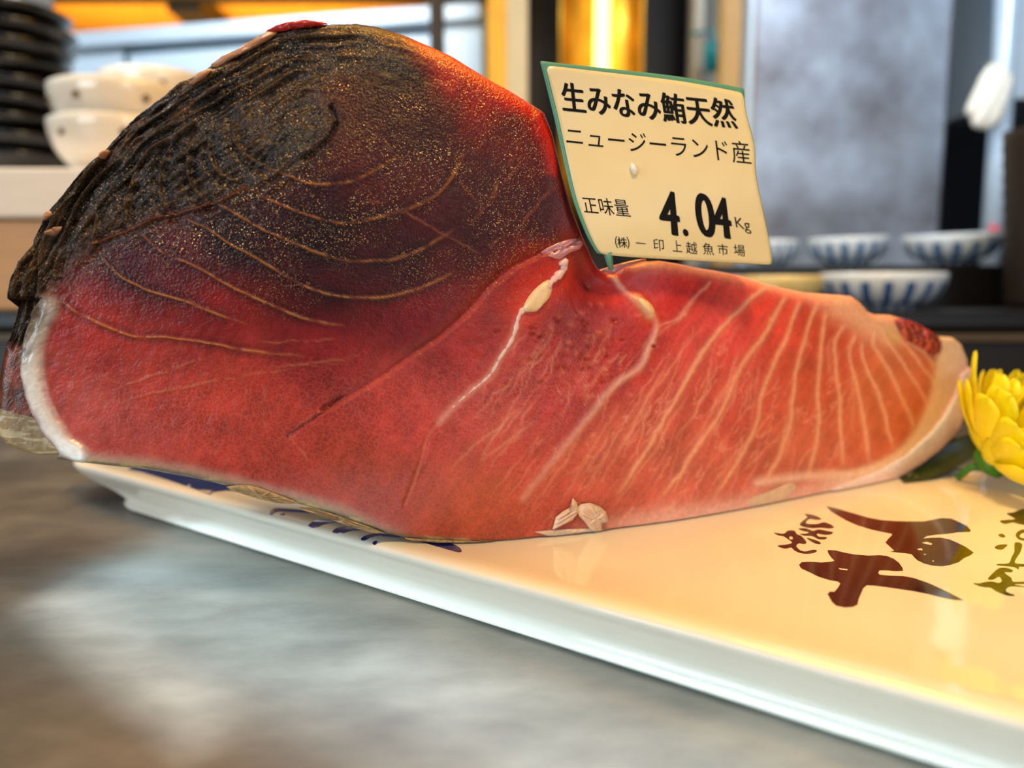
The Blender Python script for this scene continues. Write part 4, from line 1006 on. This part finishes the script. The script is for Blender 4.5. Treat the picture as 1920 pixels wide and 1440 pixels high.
def local_lathe(name, prof, m, n=64):
    vs = []; fs = []; k = len(prof)
    for i in range(n):
        a = 2 * math.pi * i / n
        for r, z in prof: vs.append((r * math.cos(a), r * math.sin(a), z))
    for i in range(n):
        j = (i + 1) % n
        for q in range(k - 1): fs.append((i * k + q, j * k + q, j * k + q + 1, i * k + q + 1))
    bm = bmesh.new(); bvv = [bm.verts.new(v) for v in vs]
    for f in fs: bm.faces.new([bvv[i] for i in f])
    bmesh.ops.remove_doubles(bm, verts=bm.verts, dist=1e-6)
    es = [e_ for e_ in bm.edges if e_.is_boundary]
    if es: bmesh.ops.holes_fill(bm, edges=es, sides=0)
    return bm_obj(name, bm, m)
def bowl(name, r, h, foot, m, loc, rot=(0, 0, 0), **kw):
    o = local_lathe(name, bowl_profile(r, h, foot), m); o.location = loc; o.rotation_euler = rot; tag(o, **kw); return o
M['stripe'] = stripe_mat('blue_stripes', (218, 230, 240), (44, 96, 156), 18, .032)
M['stripe2'] = stripe_mat('blue_stripes_small', (208, 224, 236), (48, 104, 160), 16, .031)
g = 'blue striped bowls on the back counter'
cC = at(1650, 583, .95)
bowl('striped_bowl', .072, .042, .040, M['stripe'], (cC.x, .95, LEDGE_Z), (0, 0, .1), label='blue striped white bowl at the front of the back counter, right of the plain dish', cat='bowl', group=g)
stp = box('tray_stand', (.28, 1.06, LEDGE_Z), (.72, 1.28, .176), M['black']); tag(stp, 'low black stand on the back counter under the rear striped bowls', 'stand')
b_ = at(1783, 470, 1.15)
bowl('striped_bowl', .066, .040, .036, M['stripe2'], (b_.x, 1.15, .1825), (R(2), R(-4), .3), label='tilted blue striped bowl at the far right beneath the hanging glove', cat='bowl', group=g)
b_ = at(1590, 470, 1.12)
bowl('striped_bowl', .054, .038, .030, M['stripe2'], (b_.x, 1.12, .178), (0, R(-3), .6), label='blue striped bowl in front of the steel refrigerator panel', cat='bowl', group=g)
b_ = at(1450, 470, 1.12)
bowl('striped_bowl', .034, .035, .016, M['stripe2'], (b_.x, 1.12, .176), (0, 0, .2), label='small blue striped bowl half hidden behind the lower right label corner', cat='bowl', group=g)
b_ = at(1345, 520, .96)
bowl('striped_bowl', .034, .038, .018, M['stripe'], (b_.x, .96, LEDGE_Z), (0, 0, .5), label='blue striped bowl mostly hidden below the label and behind the tuna', cat='bowl', group=g)
M['plain'] = mat('cream_dish', (226, 206, 140), .15, var=.05, coat=.4)
b_ = at(1462, 540, .92)
bowl('plain_dish', .046, .038, .022, M['plain'], (b_.x, .91, LEDGE_Z), (0, 0, 0), label='plain cream dish between the tuna and the front striped bowl', cat='dish')

# ================================================================== LEFT: CRATE, BLACK BOWLS, WHITE BOWLS
CT = .276
cr = empty('wooden_crate', (-.62, 1.08, LEDGE_Z), 'pale wooden crate under the black and white bowl stacks', 'crate')
box('crate_board', (-1.06, .87, .222), (-.26, 1.34, CT), M['crate'], cr, bev=.003)
box('crate_body', (-1.05, .877, LEDGE_Z), (-.27, 1.33, .220), M['crate2'], cr, bev=.003)
bx0 = at(26, 200, 1.13)
proto = None; NB_ = 9
for k in range(NB_):
    o = local_lathe('black_bowl', bowl_profile(.083, .05, .030, cone=True), M['lacquer']) if proto is None else proto.copy()
    if proto is None: proto = o
    else: COL.objects.link(o)
    o.location = (bx0.x + .004 * math.sin(k * 2.1), 1.13 + .003 * math.cos(k * 1.7), CT + .0005 + .0245 * k)
    o.rotation_euler = (0, 0, k)
    pos = 'bottom of the tall stack' if k == 0 else ('top of the tall stack' if k == NB_ - 1 else ('bowl %s from the bottom of the tall stack' % ['', 'second', 'third', 'fourth', 'fifth', 'sixth', 'seventh', 'eighth'][k]))
    tag(o, 'black lacquer bowl on the crate, ' + pos, 'bowl', 'stacked black lacquer bowls')
def dots(o, r, h, angs):
    for a in angs:
        x, y = (r + .0012) * math.cos(a), (r + .0012) * math.sin(a)
        bm = bmesh.new(); bmesh.ops.create_uvsphere(bm, u_segments=12, v_segments=8, radius=1)
        for v in bm.verts:
            q = v.co.copy(); v.co = Vector((x, y, h)) + Vector((math.cos(a), math.sin(a), 0)) * q.x * .0018 + Vector((-math.sin(a), math.cos(a), 0)) * q.y * .0045 + Vector((0, 0, q.z * .0045))
        d = bm_obj('painted_dot', bm, M['motif'], None); d.parent = o
wx = at(222, 170, .98).x
for k, (x, y, z, rt, lb) in enumerate(((wx, .98, CT, 0, 'white bowl at the bottom of the front white stack'), (wx + .003, .98, CT + .040, 0, 'white bowl on top of the front white stack beside the black bowls'),
                                       (wx - .03, 1.16, CT, 0, 'white bowl at the bottom of the rear white stack'), (wx - .03, 1.16, CT + .05, 0, 'white bowl in the middle of the rear white stack'), (wx - .03, 1.16, CT + .1, 0, 'cream bowl topping the rear white stack against the fish edge'))):
    o = bowl('white_bowl', .080, .066, .034, M['whitebowl'], (x, y, z), (0, 0, 0), label=lb, cat='bowl', group='stacked white bowls')
    dots(o, .0775, .046, (R(-115), R(-62)) if k % 2 == 0 else (R(-100), R(-45), R(-140)))

# pale steel cabinet
cabA = at(130, 70, 1.74); zt = .67
def yawbox(name, A, Bp, z0, z1, th, m, parent):
    A = Vector((A[0], A[1], 0)); Bp = Vector((Bp[0], Bp[1], 0)); d = (Bp - A).normalized(); nn = Vector((-d.y, d.x, 0))
    bm = box_bm((0, 0, z0), ((Bp - A).length, th, z1), .003)
    for v in bm.verts: q = v.co.copy(); v.co = A + d * q.x + nn * q.y + Vector((0, 0, q.z))
    return bm_obj(name, bm, m, parent, smooth=False)
CA = at(128, 70, 1.70); CB = at(905, 10, 1.52); CA.z = CB.z = 0; zt = CAM_H + 1.70 * math.tan(math.atan((720 - 68) / FPX) - PITCH)
cab = empty('steel_cabinet', ((CA.x + CB.x) / 2, 1.7, LEDGE_Z), 'pale blue steel cabinet behind the white bowls and the fish', 'cabinet')
dv = (CB - CA); 
def cpt(t, back=0.): p = CA + dv * t; nn = Vector((-dv.y, dv.x, 0)).normalized(); return p + nn * back
yawbox('cabinet_top', cpt(0, -.02), cpt(1, -.02), zt - .03, zt, .30, M['cab'], cab)
yawbox('cabinet_body', cpt(.003), cpt(1), LEDGE_Z, zt - .032, .26, M['cab'], cab)
yawbox('door_gap', cpt(.145, -.002), cpt(.165, -.002), .2, zt - .036, .004, M['cabdark'], cab)
yawbox('door_gap', cpt(.145, -.002), cpt(.9, -.002), zt - .046, zt - .036, .004, M['cabdark'], cab)
yawbox('cabinet_door', cpt(.168, -.014), cpt(.90, -.014), .2, zt - .05, .012, M['cab'], cab)

# golden soffit, fascia and wall piece
sof = empty('wooden_soffit', (-.9, 2.2, .82), 'golden lit wooden soffit over the left back counter', 'soffit')
box('soffit_board', (-2.0, 1.93, .85), (-.02, 2.74, .89), M['soffit'], sof)
box('front_fascia', (-2.0, 1.86, .812), (-.02, 1.925, .93), M['black'], sof)
box('support_beam', (-.82, 1.93, .80), (-.74, 2.70, .848), M['darkwood'], sof)
box('support_beam', (-1.36, 1.93, .815), (-1.33, 2.70, .848), M['darkwood'], sof)
box('back_board', (-1.75, 2.68, LEDGE_Z - .8), (-.2, 2.745, .846), M['soffit'], sof)
o = boxpx('grey_box', -120, -60, 36, 24, 1.35, .1, mat('pale_grey', (170, 178, 184), .5)); tag(o, 'pale grey hanging box at the upper left corner above the black bowls', 'box')

# ================================================================== CENTRE BACKGROUND
def upright(name, x0, x1, Y, th, m, label, cat, zt=1.2, zb=LEDGE_Z):
    a = at(x0, 120, Y).x; b = at(x1, 120, Y).x
    o = box(name, (a, Y, zb), (b, Y + th, zt), m); tag(o, label, cat); return o
upright('partition', 985, 1402, 2.06, .05, M['darkwood'], 'dark brown panel behind the brass lamp', 'panel', 1.3)
upright('gold_pole', 914, 950, 1.40, .03, M['gold'], 'golden pole left of the cream post', 'pole')
upright('cream_post', 950, 990, 1.40, .05, M['cream'], 'cream coloured post behind the upper right edge of the tuna', 'post')
upright('dark_post', 806, 832, 1.35, .03, M['darkwood'], 'slim dark post in front of the pale cabinet above the tuna', 'post')
lp = at(1132, 60, 1.62)
lamp = empty('brass_lamp', (lp.x, 1.62, LEDGE_Z), 'tall brass lamp glowing yellow behind the label', 'lamp')
vs = []; fs = []; nn_ = 28
for th_ in (.086, .081):
    for z in (.27, 1.1):
        for i in range(nn_ + 1):
            a = math.pi * (i / nn_); vs.append((lp.x + th_ * math.cos(a), 1.62 + th_ * math.sin(a) * .8 + .03, z))
W = nn_ + 1
for i in range(nn_):
    fs += [(i, i + 1, W + i + 1, W + i), (2 * W + i, 3 * W + i, 3 * W + i + 1, 2 * W + i + 1), (i, 2 * W + i, 2 * W + i + 1, i + 1), (W + i, W + i + 1, 3 * W + i + 1, 3 * W + i)]
fs += [(0, W, 3 * W, 2 * W), (nn_, 2 * W + nn_, 3 * W + nn_, W + nn_)]
mesh_obj('reflector', vs, fs, M['brass'], lamp)
lathe('lamp_tube', [(.0, .30), (.013, .30), (.015, .31), (.015, 1.05), (.013, 1.06), (0, 1.06)], M['glow'], lamp, loc=(lp.x, 1.645, 0))
lathe('lamp_base', [(0, LEDGE_Z), (.09, LEDGE_Z), (.09, LEDGE_Z + .02), (.03, LEDGE_Z + .04), (.03, .29), (0, .29)], M['darkwood'], lamp, loc=(lp.x, 1.66, 0))
upright('grey_post', 1298, 1320, 1.50, .03, M['greypost'], 'slim grey metal post left of the teal cup', 'post')
upright('tan_board', 1354, 1390, 1.30, .03, mat('tan_board', (176, 140, 84), .5), 'tan board beside the left edge of the steel refrigerator', 'board')
tl = at(1338, 108, 1.44)
hk = empty('teal_cup', (tl.x, 1.44, tl.z - .03), 'small teal cup hanging left of the steel refrigerator', 'cup')
lathe('cup_body', [(.012, -.022), (.016, -.022), (.019, .02), (.0185, .024), (.017, .02), (.0145, -.018), (0, -.018)], M['teal'], hk, loc=(tl.x, 1.44, tl.z))
tube('hook', [(tl.x, 1.44, tl.z + .018), (tl.x, 1.45, tl.z + .05), (tl.x - .01, 1.49, tl.z + .06), (tl.x - .028, 1.505, tl.z + .06)], .003, M['teal'], hk)
# refrigerator
FXL, FXR = at(1396, 200, 1.42).x, at(1775, 230, 1.42).x
fr = empty('refrigerator', ((FXL + FXR) / 2, 1.6, LEDGE_Z), 'tall stainless steel refrigerator behind the striped bowls', 'refrigerator')
box('refrigerator_body', (FXL, 1.435, LEDGE_Z), (FXR, 1.9, 1.35), M['cab'], fr)
box('door_panel', (FXL + .012, 1.418, LEDGE_Z + .01), (FXR, 1.434, 1.35), M['fridge'], fr, bev=.006)
box('edge_trim', (FXL, 1.412, LEDGE_Z + .01), (FXL + .011, 1.434, 1.35), M['cab'], fr)
# right side
o = boxpx('olive_board', 1760, -120, 1960, 98, 1.95, .03, M['olive']); tag(o, 'olive wall board right of the refrigerator top', 'board')
o = boxpx('dark_cupboard', 1770, 98, 2060, 500, 1.96, .25, M['navyblk'], zb=LEDGE_Z); tag(o, 'navy black cupboard below the olive board', 'cupboard')
pt, pbm = at(1888, -80, 1.34), at(1858, 470, 1.34)
tag(tube('pale_pole', [(pbm.x, 1.34, LEDGE_Z), (pbm.x, 1.34, .4), (pt.x * .995, 1.34, 1.2)], [.0165, .0170, .0220], M['palepole'], None, 20), 'pale blue pole with the white glove hanging on it', 'pole')
o = boxpx('pale_cabinet', 1902, -100, 2100, 185, 1.42, .2, M['cab']); tag(o, 'pale blue wall cabinet at the upper right corner', 'cabinet')
rc = at(1864, 432, 1.315)
tag(lathe('red_cap', [(0, -.006), (.008, -.006), (.009, .005), (.006, .008), (0, .008)], M['red'], None, loc=(rc.x, 1.3165, rc.z)), 'small red clip on the pale pole above the far right bowl', 'clip')
# hanging glove
GL = [(1858,122),(1876,124),(1892,132),(1897,150),(1893,180),(1886,205),(1878,226),(1862,240),(1840,243),(1824,236),(1821,222),(1812,214),(1813,200),(1822,180),(1832,158),(1843,136)]
P = resample(GL, 4, True); c0 = P.mean(0); n_ = len(P); rings = 7; vs = []; fs = []
for sgn in (1, -1):
    for r in range(rings):
        t = r / (rings - 1); s = math.cos(t * math.pi / 2 * .96); hh = .014 * math.sin(t * math.pi / 2)
        for k, p in enumerate(P):
            q = c0 + (p - c0) * s; v = at(q[0], q[1], 1.29); v.y -= sgn * hh * (1 + .25 * math.sin(q[0] * .25) * math.cos(q[1] * .12)); vs.append(v)
bm = bmesh.new(); bvv = [bm.verts.new(v) for v in vs]
for h in (0, 1):
    o_ = h * rings * n_
    for r in range(rings - 1):
        for i in range(n_):
            j = (i + 1) % n_; f = [o_ + r * n_ + i, o_ + r * n_ + j, o_ + (r + 1) * n_ + j, o_ + (r + 1) * n_ + i]
            bm.faces.new([bvv[a] for a in (f if h == 0 else f[::-1])])
    bm.faces.new([bvv[o_ + (rings - 1) * n_ + i] for i in (range(n_) if h == 0 else range(n_ - 1, -1, -1))])
bmesh.ops.remove_doubles(bm, verts=bm.verts, dist=1e-6)
glove = bm_obj('hanging_glove', bm, M['cloth']); tag(glove, 'white cloth glove hanging from the pale pole at right', 'glove')
tp = at(1868, 128, 1.29)
tube('loop', [(tp.x, 1.29, tp.z - .004), (tp.x + .001, 1.298, tp.z + .010), (tp.x + .003, 1.322, tp.z + .014)], .003, M['cloth'], glove)
# woven basket at the right edge
def basket_mat():
    m, nt, b = _mat('woven_brown'); N = nt.nodes; L = nt.links
    tc = N.new('ShaderNodeTexCoord'); wv = N.new('ShaderNodeTexWave'); wv.bands_direction = 'Z'; wv.inputs['Scale'].default_value = 60; wv.inputs['Distortion'].default_value = 2
    L.new(tc.outputs['Object'], wv.inputs['Vector'])
    mx = N.new('ShaderNodeMix'); mx.data_type = 'RGBA'; mx.inputs[6].default_value = lin4((8, 6, 5)); mx.inputs[7].default_value = lin4((38, 26, 17))
    L.new(wv.outputs['Fac'], mx.inputs[0]); L.new(mx.outputs[2], b.inputs['Base Color']); b.inputs['Roughness'].default_value = .55; return m
bk = at(1984, 400, .97)
pr = [(0, .0), (.052, 0)]
for k in range(24):
    t = k / 23; pr.append((.056 + .016 * t + .0014 * (k % 2), .004 + .21 * t))
pr += [(.070, .214), (.066, .20), (.050, .01), (0, .008)]
tag(lathe('woven_basket', pr, basket_mat(), None, loc=(bk.x, .955, LEDGE_Z)), 'dark brown woven basket at the right edge of the back counter', 'basket')
